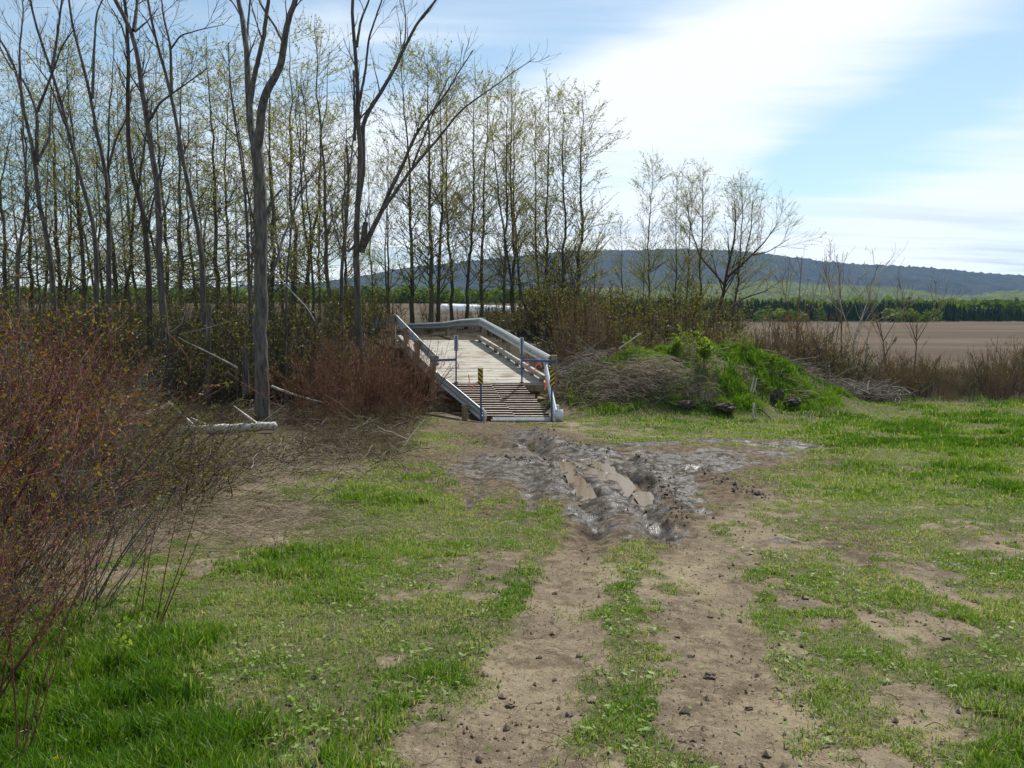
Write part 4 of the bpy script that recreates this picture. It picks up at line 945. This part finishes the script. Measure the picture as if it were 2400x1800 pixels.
# approach ramp of spaced steel and timber bars
ramp = empty('access_ramp', at(1215, 986, 21.2), label='sloping ramp of spaced rusty bars leading up to the bridge deck', cat='ramp')
FL, FR, TL, TR_ = at(1128, 986, 21.2), at(1297, 986, 21.2), at(1068, 899, 23.42), at(1226, 899, 23.42)
def rp(s, t, dz=0): return (FL * (1 - s) + TL * s) * (1 - t) + (FR * (1 - s) + TR_ * s) * t + np.array([0, 0, dz])
nb_ = 15; rgb = np.random.default_rng(6)
sl = MB(); rsl = MB()
for i in range(nb_):
    s = .085 + (i + .3) / nb_ * .915
    for a, b in ((0, .5), (.503, 1)):
        e0 = rgb.uniform(-.015, .02) if a == 0 else 0; e1 = rgb.uniform(-.02, .03) if b == 1 else 0; dz = rgb.uniform(-.008, .008) + (.012 if a == 0 else -.004)
        sl.beam(rp(s, a - e0, dz + .024), rp(s, b + e1, dz + .024), .088, .012); rsl.beam(rp(s, a - e0, dz - .03), rp(s, b + e1, dz - .03), .022, .092)
M['slat'] = plain('pale_slat_tops', (.28, .21, .16), (.55, .51, .45), 7, .7, 0, .2, (1, 3, 1))  # pale tops of the bars, set off from the dark rusty webs
on(sl.build('slats', M['slat'], ramp), ramp); on(rsl.build('bar_webs', M['rust'], ramp), ramp)
for t in (.01, .5, .99):
    mb = MB(); mb.beam(rp(.02, t, -.14), rp(1.0, t, -.14), .07, .12); on(mb.build('stringer', M['rust'], ramp), ramp)
mb = MB()
for k in range(3): mb.beam(rp(.01 + k * .028, .18 if k else .14, .0), rp(.01 + k * .028, 1.0, .0), .042, .05)
on(mb.build('foot_plate', M['galv'], ramp), ramp)

# lower guardrails beside the ramp
lg = empty('ramp_guardrail', at(1125, 985, 21.0), label='corrugated guardrail sloping down on the left side of the ramp', cat='guardrail')
pth = dense([at(1018, 868, 23.3), at(1075, 914, 22.1), at(1126, 957, 21.0)], 20)
wbeam(pth, (1, 0, 0), 'rail', lg, lg)
mb = MB(); p = at(1131, 957, 20.95); q = p.copy(); q[2] = hz(p[0], p[1]) - .05
mb.tubes(np.array([p + [-.01, 0, .0], p + [.06, -.02, -.1], p + [.07, -.02, -.25], q + [.02, 0, 0]]), np.array([.03, .045, .045, .03]), 8); on(mb.build('end_terminal', M['galv'], lg, True), lg)
mb = MB(); p = at(1095, 960, 21.6); mb.beam([p[0] - .06, p[1], hz(p[0], p[1]) - .2], [p[0] - .06, p[1], p[2] + .12], .16, .16, (0, 1, 0)); on(mb.build('post', M['timber'], lg), lg)
rg_ = empty('ramp_guardrail', at(1310, 988, 20.8), label='corrugated guardrail dropping steeply on the right side of the ramp to a flared end', cat='guardrail')
pth = dense([at(1281, 848, 23.3), at(1288, 880, 22.6), at(1303, 950, 21.1), at(1306, 962, 20.85)], 20)
wbeam(pth, (-1, 0, 0), 'rail', rg_, rg_)
e = at(1311, 976, 20.8)
V = []; 
for i, th in enumerate(np.linspace(-1.25, 1.0, 9)):
    for z in (.185, -.185): V.append([e[0] + math.sin(th) * .12, e[1] - math.cos(th) * .07, e[2] + z])
o = link('end_terminal', mesh('end_terminal', V, [(2 * i, 2 * i + 1, 2 * i + 3, 2 * i + 2) for i in range(8)], None, [M['galv']], True), rg_); on(o, rg_)
m_ = o.modifiers.new('solid', 'SOLIDIFY'); m_.thickness = .008
mb = MB(); p = at(1296, 950, 21.3); mb.beam([p[0] + .12, p[1] + .1, hz(p[0], p[1]) - .2], [p[0] + .12, p[1] + .1, p[2]], .10, .10, (0, 1, 0)); on(mb.build('post', M['galv'], rg_), rg_)

# blue gate posts with arms
def gate(ub, vt, vb, ua, va, Yd, lab):
    base = at(ub, vb, Yd); e = empty('width_barrier', base, label=lab, cat='barrier post')
    top = at(ub, vt, Yd); mb = MB(); mb.beam(base - [0, 0, .05], top, .045, .045, (0, 1, 0)); on(mb.build('post', M['blue'], e, bevel=.004), e)
    pl = at(ub, vt + 18, Yd); mb = MB(); mb.box(pl + [0, .032, 0], (.125, .008, .45)); on(mb.build('panel_back', M['galv'], e, bevel=.003), e)
    arm = at(ub, va, Yd); a2 = at(ua, va + 2, Yd - .05); mb = MB(); mb.beam(arm, a2, .05, .07); on(mb.build('arm', M['blue'], e, bevel=.004), e)
    mb = MB(); mb.box(base + [0, 0, .0], (.12, .12, .02)); on(mb.build('base_plate', M['rust'], e), e)
gate(1069, 786, 896, 1010, 843, 23.38, 'blue steel barrier post with an arm to the left guardrail')
gate(1223, 792, 896, 1303, 845, 23.30, 'blue steel barrier post with an arm to the right guardrail')
def stripes(name, sgn):
    m, nt = new_mat(name); t = node(nt, 'ShaderNodeTexCoord'); s = node(nt, 'ShaderNodeSeparateXYZ'); nt.links.new(t.outputs['Object'], s.inputs[0])
    f = mth(nt, 'FRACT', mth(nt, 'DIVIDE', mth(nt, 'ADD', s.outputs[2], mth(nt, 'MULTIPLY', s.outputs[0], .85 * sgn)), .118))
    g = mth(nt, 'GREATER_THAN', f, .5)
    n = noise(nt, 20, 3, .5)
    return finish(m, nt, mixc(nt, g, (.015, .013, .012), mixc(nt, n, (.42, .31, .015), (.52, .40, .03))), .45)
for (u, v0, v1, Yd, sg, lab) in ((1126, 863, 902, 21.0, 1, 'yellow and black striped marker on a blue post at the left foot of the ramp'), (1294.5, 868, 906, 20.95, -1, 'yellow and black striped marker on a blue post at the right foot of the ramp')):
    c = at(u, (v0 + v1) / 2, Yd); gz = hz(c[0], c[1]); e = empty('hazard_marker', (c[0], c[1], gz), label=lab, cat='marker sign')
    mb = MB(); mb.beam([c[0] + .01 * sg, c[1] + .035, gz - .1], [c[0] + .01 * sg, c[1] + .035, c[2] + .18], .05, .05, (0, 1, 0)); on(mb.build('post', M['blue'], e, bevel=.004), e)
    mb = MB(); mb.box((0, 0, 0), (.135, .006, at(u, v0, Yd)[2] - at(u, v1, Yd)[2])); o = mb.build('panel', stripes('hazard_stripes_left' if sg > 0 else 'hazard_stripes_right', sg), e); o.location = tuple(c - np.array(e.location))
# orange tape
def tape(pts, Yd, lab, wd=.028):
    P = resample(np.array([at(u, v, Yd - .02 * i) for i, (u, v) in enumerate(pts)]), 9); T = np.gradient(P, axis=0); T /= np.linalg.norm(T, axis=1, keepdims=True)
    Sd = np.cross(T, [0, 1, .3]); Sd /= np.linalg.norm(Sd, axis=1, keepdims=True)
    V = np.stack([P - Sd * wd / 2, P + Sd * wd / 2], 1).reshape(-1, 3)
    o = link('flagging_tape', mesh('flagging_tape', V - P[0], [(2 * i, 2 * i + 1, 2 * i + 3, 2 * i + 2) for i in range(8)], None, [M['orange']]), None, P[0])
    m = o.modifiers.new('solid', 'SOLIDIFY'); m.thickness = .002; tag(o, lab, 'tape', 'orange flagging tapes')
tape([(1040, 845), (1042, 852), (1039, 858)], 23.25, 'short orange tape hanging from the left blue arm')
tape([(1073, 852), (1075, 858), (1072, 863)], 23.3, 'short orange tape tied to the left barrier post')
tape([(1098, 878), (1100, 890), (1099, 904)], 22.6, 'orange tape hanging over the top of the ramp, left of the striped marker')
tape([(1119, 895), (1110, 905), (1101, 917)], 21.05, 'orange tape trailing down left from the striped marker')
tape([(1228, 862), (1233, 852), (1237, 846), (1240, 855)], 23.2, 'looped orange tape on the right blue arm near its post')
tape([(1254, 862), (1260, 852), (1264, 847), (1270, 860)], 23.2, 'looped orange tape in the middle of the right blue arm')
tape([(1240, 876), (1250, 868), (1258, 864), (1262, 870)], 23.4, 'loose orange tape lying along the right curb')
tape([(1279, 888), (1281, 897), (1277, 914)], 20.9, 'thick orange tape knotted beside the right striped marker', .05)

# ------------------------------------------------------------------ fallen wood, stumps, stakes
def log(name, pts, Yd, r0, r1, lab, cat='log', mat='drift', dz=0, k=9, group=None, knots=0, seed=0, dd=0):
    rg = np.random.default_rng(seed)
    P = np.array([at(u, v, Yd + dd * i / (len(pts) - 1)) for i, (u, v) in enumerate(pts)]); c = P.mean(0); P = resample(P, 16); P[1:-1] += rg.normal(size=(14, 3)) * r0 * .12
    rad = np.linspace(r0, r1, 16) * (1 + rg.normal(size=16) * .06); rad = np.r_[.001, rad[1:-1], .001]; P[0] = P[1] + (P[0] - P[1]) * .15; P[-1] = P[-2] + (P[-1] - P[-2]) * .3
    mb = MB(); mb.tubes(P - c, rad, k)
    for q in range(knots):
        i = rg.integers(2, 14); d = rg.normal(size=3); d[2] = abs(d[2]); d /= np.linalg.norm(d)
        l = r0 * rg.uniform(3, 7); mb.tubes(np.array([P[i] - c, P[i] - c + d * l * .5, P[i] - c + d * l]), np.array([r0 * .35, r0 * .25, r0 * .1]), 5)
    o = mb.build(name, M[mat], None, True); o.location = c; return tag(o, lab, cat, group)
log('fallen_log', [(368, 1003), (440, 1008), (520, 1006), (590, 1001), (625, 999), (665, 996)], 17.9, .115, .095, 'bleached fallen log lying in front of the tallest bare tree', knots=3, seed=1)
log('fallen_log', [(345, 978), (375, 962), (405, 946)], 19.0, .09, .07, 'short bleached log end rising left behind the long fallen log', seed=2)
log('fallen_branch', [(626, 901), (680, 922), (730, 938), (785, 949)], 20.9, .035, .02, 'pale fallen branch sloping down right from the tallest bare tree', 'branch', knots=2, seed=3)
log('fallen_branch', [(408, 785), (450, 808), (500, 832), (535, 850), (565, 868)], 20.6, .012, .028, 'long grey branch hanging down right towards the broken stump', 'branch', 'bark_dead', knots=4, seed=4)
log('fallen_branch', [(395, 782), (425, 760), (435, 728)], 20.6, .013, .008, 'grey branch forking up from the end of the hanging one', 'branch', 'bark_dead', knots=2, seed=5)
log('fallen_branch', [(410, 785), (460, 775), (500, 765), (560, 748)], 20.8, .012, .007, 'thin grey branch arching right through the undergrowth', 'branch', 'bark_dead', knots=3, seed=6)
log('fallen_branch', [(645, 640), (690, 690), (720, 720), (742, 760)], 24, .018, .01, 'pale dead branch leaning over the undergrowth right of the tallest bare tree', 'branch', knots=4, seed=7)
log('fallen_branch', [(512, 1024), (548, 1025)], 17.6, .022, .016, 'short white stick in front of the fallen log', 'stick', seed=8)
log('fallen_branch', [(728, 1571), (770, 1600), (808, 1629)], 4.18, .004, .003, 'thin pale stick lying in the foreground grass', 'stick', seed=9)
log('broken_stump', [(577, 935), (576, 880), (577, 806)], 21.4, .10, .085, 'broken grey stump standing just left of the tallest bare tree', 'stump', 'bark_grey', seed=10)
log('broken_stump', [(556, 930), (553, 870), (547, 815)], 21.6, .035, .02, 'thin pale broken stem left of the broken stump', 'stump', 'bark_grey', seed=11)
log('dead_snag', [(490, 965), (488, 900), (492, 700)], 21.2, .055, .04, 'straight dark dead stem left of the broken stump', 'dead trunk', 'bark_grey', seed=12)
P = at(512, 1197, 10.0); log('wooden_stake', [(513, 1200), (511, 1158)], P[1], .034, .024, 'short pale wooden stake standing at the edge of the flattened straw', 'stake', 'drift', seed=13, k=5)
log('driftwood_stick', [(1759, 922), (1764, 900), (1768, 878)], 22.6, .022, .012, 'white upright stick on the mound, left of a matching pair', 'stick', seed=14)
log('driftwood_stick', [(1765, 922), (1770, 905), (1774, 884)], 22.65, .022, .012, 'white upright stick on the mound, right of a matching pair', 'stick', seed=15)
log('white_root', [(1767, 940), (1765, 960), (1766, 982), (1775, 991), (1792, 988), (1801, 982)], 21.2, .03, .018, 'white curved root end at the foot of the mound', 'root', seed=16)
log('white_root', [(1768, 958), (1785, 960), (1797, 972), (1808, 984)], 21.3, .02, .014, 'grey root arching right at the foot of the mound', 'root', 'bark_grey', seed=17)
log('driftwood_stick', [(1446, 822), (1478, 798), (1500, 783), (1510, 777)], 24.2, .03, .012, 'pale driftwood stick pointing up right at the left end of the mound', 'stick', knots=2, seed=18)
log('driftwood_stick', [(1680, 819), (1705, 815), (1712, 812)], 24.4, .012, .01, 'thin white stick lying on the crest of the mound', 'stick', seed=19)
def lump(name, c, sx, sy, sz, seed, mat, lab, cat, group=None, n=3, amp=.5, parent=None):
    import bmesh
    bm = bmesh.new(); bmesh.ops.create_icosphere(bm, subdivisions=n, radius=1)
    V = np.array([v.co[:] for v in bm.verts]); s_ = seed * 7.7
    d = 1 + amp * (fbm(V[:, 0] * 2.2 + s_, V[:, 1] * 2.2 + V[:, 2] * 1.7, 4, seed, .65) - .5) * 2
    V = V * d[:, None] * [sx, sy, sz]
    for v, p in zip(bm.verts, V): v.co = p
    me = bpy.data.meshes.new(name); bm.to_mesh(me); bm.free(); me.materials.append(M[mat])
    o = link(name, me, parent, c); 
    if parent is None: tag(o, lab, cat, group)
    return o
def gpos(u, v):
    x, y = g2(u, v); return x, y, hz(x, y)
# earth lumps on the mound
for k, (u, v, Yd, sx, sz, lab) in enumerate([(1822, 925, 22.9, .20, .25, 'black upright root ball on the right flank of the mound'), (1855, 940, 22.6, .22, .13, 'mossy dark lump beside the black root ball'),
                                             (1605, 948, 21.9, .28, .13, 'dark earthy root mass at the left foot of the mound'), (1700, 952, 21.7, .24, .12, 'dark tangled root mass at the middle foot of the mound'), (1555, 820, 25, .25, .16, 'dark lump on the crest left of the green saplings')]):
    c = at(u, v, Yd); c[2] = max(c[2] - sz * .3, hz(c[0], c[1]) + sz * .1); o = lump('root_ball', c, sx, sx * .8, sz, 40 + k, 'darkgap', lab, 'root ball', None, 4, .5)
# clods of soil on the track
CL = [(1665, 1597, .040, 'large dark clod on the right wheel track'), (1757, 1662, .022, 'dark clod near the grassy edge of the right wheel track'), (1300, 1397, .022, 'dark clod between the tracks where they leave the mud'), (1265, 1548, .020, 'dark clod on the left wheel track beside a flatter one'),
      (1357, 1546, .020, 'clod on the left track, right of its neighbour'), (1333, 1690, .024, 'flat clod at the bottom of the left track'), (1195, 1662, .026, 'dark clod at the grassy left edge of the left track'), (1740, 1805, .02, 'clod at the very bottom of the right track'),
      (1690, 1355, .022, 'dark clod far up the right track'), (1631, 1351, .018, 'small clod left of the one far up the right track'), (1618, 1540, .018, 'clod at the left side of the right track'), (1664, 1450, .020, 'clod halfway along the right track'),
      (1418, 1289, .016, 'small clod near the start of the centre strip'), (1300, 1602, .016, 'small clod low on the left track'), (1430, 1452, .018, 'clod beside the grassy centre strip'), (1385, 1435, .014, 'tiny clod left of the centre strip')]
for k, (u, v, s, lab) in enumerate(CL):
    x, y, z = gpos(u, v); s = s * .62; lump('soil_clod', (x, y, z + s * .25), s * 1.35, s, s * .7, 60 + k, 'clod', lab, 'soil clod', 'soil clods on the wheel tracks', 3, .8)
# churned mud lumps: uncountable
rg = np.random.default_rng(12); MV = MB()
ico = np.array([[0, 0, 1], [.9, 0, .3], [.3, .85, .35], [-.7, .5, .3], [-.7, -.5, .35], [.3, -.85, .3], [0, 0, -.5]]); icf = np.array([[0, 1, 2], [0, 2, 3], [0, 3, 4], [0, 4, 5], [0, 5, 1], [6, 2, 1], [6, 3, 2], [6, 4, 3], [6, 5, 4], [6, 1, 5]])
x, y = scatter(100000, 3, 22, .62, rg); wt_ = np.clip(wetmap(x, y), 0, 1); gn = near_grass(x, y); rdg = np.zeros(len(x))
for pl, wd, dp in RUTW:
    if dp > 0: rdg = np.maximum(rdg, np.exp(-(segdist(x, y, pl) / (wd * 1.3)) ** 2))
k = rg.random(len(x)) < np.maximum(rdg * .6, wt_ * .5 * sst(.5, .66, fbm(x * 3.1, y * 3.1, 3, 55))) * (y > 8) + .09 * (gn < .55) * sst(.42, .62, fbm(x * 2.5, y * 2.5, 3, 56)) * (y < 14)
x, y, rdg = x[k], y[k], rdg[k]; m = len(x)
s = rg.uniform(.0025, .007, m) * (1 + sst(4, 12, y) * .6) + rdg * rg.random(m) ** 3 * .024; z = H(x, y)
V = ico[None] * (s[:, None] * rg.uniform(.6, 1.5, (m, 1)))[..., None] * rg.uniform(.6, 1.4, (m, 7, 1)) + np.stack([x, y, z + s * .15], 1)[:, None]
MV.add(V.reshape(-1, 3), None, (np.arange(m)[:, None, None] * 7 + icf[None]).reshape(-1, 3))
tag(MV.build('mud_crumbs', M['clod']), 'dark crumbs and lumps of churned mud', 'mud', kind='stuff')

M['dirt_crumb'] = plain('dry_soil', (.10, .074, .047), (.24, .185, .12), 30, .9, 0, .5)
MV = MB(); x, y = scatter(60000, 2.7, 14, .62, rg); gn = cover(x, y)[0]; k = rg.random(len(x)) < .8 * (1 - gn) * sst(.35, .6, fbm(x * 3, y * 3, 3, 58)); x, y = x[k], y[k]; m = len(x); s = rg.uniform(.0015, .0045, m) * (1 + 5 * rg.random(m) ** 14); z = H(x, y)
V = ico[None] * (s[:, None] * rg.uniform(.6, 1.5, (m, 1)))[..., None] * rg.uniform(.6, 1.4, (m, 7, 1)) + np.stack([x, y, z + s * .1], 1)[:, None]
MV.add(V.reshape(-1, 3), None, (np.arange(m)[:, None, None] * 7 + icf[None]).reshape(-1, 3))
tag(MV.build('soil_crumbs', M['dirt_crumb']), 'small dry crumbs of soil scattered over the track', 'soil', kind='stuff')

# ------------------------------------------------------------------ small plants
LIME = [shrub_proto('stems', 'leaves', 'twig_brown', 'leaf_lime', seed=400 + i, Ht=1.3, stems=[4, 9][i], base=[.05, .3][i], splay=[.08, .5][i], n1=[60, 70][i], nl=[900, 480][i], lsize=.05, rad=.008, up=.02) for i in range(2)]
for (u, v, Yd, h, pk, lab) in [(1586, 866, 24.0, 1.0, 0, 'narrow bright green sapling on the mound, left of the tallest'), (1650, 885, 23.4, 1.65, 0, 'tallest bright green sapling standing on the mound'), (1625, 860, 24.2, 1.0, 1, 'bushy green sapling touching the left of the tallest one'), (1812, 862, 24.2, .72, 0, 'narrow bright green sapling at the right end of the mound crest'),
                               (1487, 870, 24.0, .75, 1, 'yellow-green bush at the left end of the mound'), (1720, 850, 24.4, .7, 1, 'low green bush on the crest between the saplings'), (1762, 852, 24.4, .75, 1, 'low bush near the right narrow sapling on the mound crest'), (2015, 865, 26.3, .6, 1, 'lime green shoots in the brushwood right of the mound'), (1470, 880, 23.2, .5, 1, 'small green bush low on the left flank of the mound')]:
    x = (u - 1200) / 1900 * Yd; put_shrub(LIME[pk], 'green_sapling', x, Yd, h, lab, 'fresh green saplings on the mound', cat='sapling', sx=1.0 if pk else 1.15)
def shoots(base, tops, lab, r=.0045, name='red_shoots', leafy=0, mat='dogwood', Yo=0):
    x, y, z = gpos(*base); e = empty(name, (x, y, z), label=lab, cat='shrub shoots', group='leafless red shoots in the left foreground'); mb = MB(); rg = np.random.default_rng(int(base[0]))
    Ps = []
    for k, (u, v) in enumerate(tops):
        t = at(u, v, y + rg.uniform(-.15, .15)) - [x, y, z]; P = resample(np.array([[rg.normal() * .015, rg.normal() * .015, -.03], t * .5 + [rg.normal() * .02, 0, .02], t]), 9); Ps.append(P); mb.tubes(P, np.linspace(r, r * .35, 9), 5)
    Ps = np.stack(Ps); p1, r1 = grow(Ps, np.full(Ps.shape[:2], r * .6), 5 * len(tops), .4, 1, lambda q: .07 + 0 * q, .6, .1, .1, 5, rg, .5); mb.tubes(p1, minr(r1, .0012), 3)
    mb.build('stems', M[mat], e)
    lb = MB(); V, Q_, tn = leaves(Ps, 14 * len(tops) + leafy, .014 if not leafy else .032, rg, .004 if not leafy else .02, .35); lb.add(V, Q_, a=tn); lb.build('leaf_buds', M['leaf_lime' if leafy else 'leaf_bud'], e, attr='tint')
shoots((368, 1470), [(424, 1169), (468, 1169), (482, 1236)], 'three dark red shoots leaning right, nearest the flattened straw')
shoots((322, 1440), [(375, 1180), (345, 1230)], 'two dark red shoots behind the yellow-leaved seedling')
shoots((50, 1770), [(112, 1440), (150, 1490), (20, 1450), (225, 1290)], 'long dark red shoots rising from the bottom left corner')
shoots((270, 1560), [(278, 1435), (312, 1440), (325, 1455), (290, 1470)], 'seedling with yellow-green leaves in the left foreground', r=.003, name='seedling', leafy=40, mat='twig_brown')
shoots((655, 1300), [(668, 1245), (640, 1255)], 'short dark dead weed stems left of the centre grass', r=.003)
def dandelion(u, v, rad, lab):
    x, y, z = gpos(u, v + 12); c = at(u, v, y) ; e = empty('dandelion', (x, y, z), label=lab, cat='flower', group='yellow dandelions'); d = c - [x, y, z]
    mb = MB(); mb.tubes(np.array([[0, 0, -.01], d * .5 + [.004, 0, 0], d]), np.array([.0025, .0022, .002]), 5); mb.build('stem', M['leaf_under'], e)
    rg = np.random.default_rng(int(u)); n = 90; a = rg.uniform(0, 6.28, n); el_ = rg.uniform(.1, 1.3, n); D = np.stack([np.cos(a) * np.cos(el_), np.sin(a) * np.cos(el_), np.sin(el_)], 1) * rad * rg.uniform(.7, 1, n)[:, None]
    W = np.cross(D, [0.1, .2, 1]); W /= np.linalg.norm(W, axis=1, keepdims=True); W *= rad * .09; b = np.array(d)
    V = np.stack([b - W * .5, b + W * .5, b + D + W, b + D - W], 1).reshape(-1, 3) if False else np.stack([np.tile(b, (n, 1)) - W * .4, np.tile(b, (n, 1)) + W * .4, b + D + W, b + D - W], 1).reshape(-1, 3)
    link('flower_head', mesh('flower_head', V, np.arange(4 * n).reshape(-1, 4), None, [M['yellow_fl']]), e)
dandelion(131, 1788, .026, 'largest dandelion, cut by the bottom edge at the left')
dandelion(598, 1731, .018, 'dandelion flower in the grass right of the bottom left one')
dandelion(477, 1438, .012, 'small dandelion furthest from the camera')
dandelion(482, 1708, .009, 'half-open dandelion left of a bigger one')

# ------------------------------------------------------------------ far things
c = at(1135, 730, 112); n = 26; t = np.linspace(0, 1, n); pw_ = [at(1030 + 214 * q, 731 + 8 * q, 112 - 8 * q) for q in t]; P = np.array(pw_); P[:, 2] += .3
rad = np.r_[.05, np.full(n - 2, .85), .05] * (1 + np.random.default_rng(2).normal(size=n) * .03); 
mb = MB(); mb.tubes(P - P[n // 2], rad, 14); o = mb.build('silage_roll', M['white_wrap'], None, True); o.location = P[n // 2]; tag(o, 'long white wrapped roll lying in the field behind the aspens', 'silage roll')
rg = np.random.default_rng(90)
def conifers(n, fx, fy, fh, name, lab):
    mb = MB(); x = fx(n); y = fy(n, x); h = fh(n, x)
    z = H0(x, y); k = 8; 
    for ti in range(5):
        r = h * .17 * (1 - ti * .19) * rg.uniform(.8, 1.2, n); zb_ = z + h * (.06 + ti * .18); zt = zb_ + h * .30
        th = np.arange(k) * 2 * np.pi / k; jit = rg.uniform(.6, 1.25, (n, k))
        ring = np.stack([x[:, None] + r[:, None] * jit * np.cos(th), y[:, None] + r[:, None] * jit * np.sin(th), zb_[:, None] + rg.uniform(-.03, .03, (n, k)) * h[:, None]], 2)
        tip = np.stack([x, y, np.minimum(zt, z + h)], 1)[:, None]
        V = np.concatenate([ring, tip], 1).reshape(-1, 3); b = np.arange(n)[:, None] * (k + 1); j = np.arange(k)[None]
        T = np.stack([b + j, b + (j + 1) % k, b + k + 0 * j], -1).reshape(-1, 3); mb.add(V, None, T, a=np.repeat(rg.random(n), k + 1))
    o = mb.build(name, M['conifer'], attr='tint'); return tag(o, lab, 'woods', kind='stuff')
def broad(n, fx, fy, fh, name, lab, mat='leaf_far', leafn=70):
    mb = MB(); x = fx(n); y = fy(n, x); h = fh(n, x); z = H0(x, y)
    d = rg.normal(size=(n, leafn, 3)); d /= np.linalg.norm(d, axis=2, keepdims=True); d *= rg.uniform(.45, 1, (n, leafn, 1)); d *= (h * .40)[:, None, None]; d[..., 2] *= 1.25
    c = np.stack([x, y, z + h * .52], 1)[:, None] + d; e1 = rg.normal(size=(n, leafn, 3)); e1 /= np.linalg.norm(e1, axis=2, keepdims=True); e2 = np.cross(e1, rg.normal(size=(n, leafn, 3))); e2 /= np.linalg.norm(e2, axis=2, keepdims=True)
    s = h[:, None, None] * .10; V = np.stack([c - e1 * s, c + e2 * s, c + e1 * s, c - e2 * s], 2).reshape(-1, 3)
    mb.add(V, np.arange(n * leafn * 4).reshape(-1, 4), a=np.repeat(rg.random((n, 1)) * .7 + rg.random((n, leafn)) * .3, 4).ravel())
    o = mb.build(name, M[mat], attr='tint'); return tag(o, lab, 'woods', kind='stuff')
M['leaf_far'] = leafmat('far_spring_leaf', [(.05, .09, .02), (.10, .16, .025), (.15, .22, .035)], .8, .3)
def topv(x, y): 
    u = 1200 + 1900 * x / y
    return np.interp(u, [-600, 1400, 1600, 1750, 1850, 1960, 2100, 2200, 2300, 2360, 2410, 2600, 3200], [700, 700, 702, 700, 700, 708, 710, 714, 717, 724, 738, 715, 700])
conifers(2300, lambda n: 300 * rg.uniform(.12, 1.05, n), lambda n, x: 290 + rg.random(n) * 70, lambda n, x: np.clip((754 - topv(x, 315)) / 1900 * 315 * rg.uniform(.62, 1.08, n) * (.82 + .36 * vn(x * .12, x * 0, 5)), 2.5, 12), 'far_woods', 'dark conifer wood at the far edge of the brown field')
broad(420, lambda n: 300 * rg.uniform(.10, 1.1, n), lambda n, x: 372 + rg.random(n) * 70, lambda n, x: rg.uniform(8, 11, n), 'far_woods', 'lime green trees rising behind the dark conifer wood')
broad(60, lambda n: 290 * np.r_[rg.normal(.475, .018, n // 3), rg.normal(.325, .02, n // 3), rg.uniform(.08, .3, n - 2 * (n // 3))], lambda n, x: 278 + rg.random(n) * 10, lambda n, x: rg.uniform(2.5, 5.5, n), 'far_woods', 'bright green bushes in front of the dark conifer wood')
broad(700, lambda n: 275 * rg.uniform(-.95, .12, n), lambda n, x: 262 + rg.random(n) * 50, lambda n, x: rg.uniform(3.5, 6.5, n), 'far_woods', 'green treeline beyond the field behind the left grove')

# ------------------------------------------------------------------ the air
hzb = MB(); hzb.box((0, 1990, 215), (9000, 4040, 460)); m, nt = new_mat('haze'); pv = node(nt, 'ShaderNodeVolumePrincipled'); pv.inputs['Density'].default_value = .00006; pv.inputs['Color'].default_value = (.34, .60, 1, 1); pv.inputs['Anisotropy'].default_value = .2
o_ = node(nt, 'ShaderNodeOutputMaterial'); nt.links.new(pv.outputs[0], o_.inputs['Volume'])
tag(hzb.build('haze', m), 'thin blue haze over the distant hills', 'haze', kind='stuff')
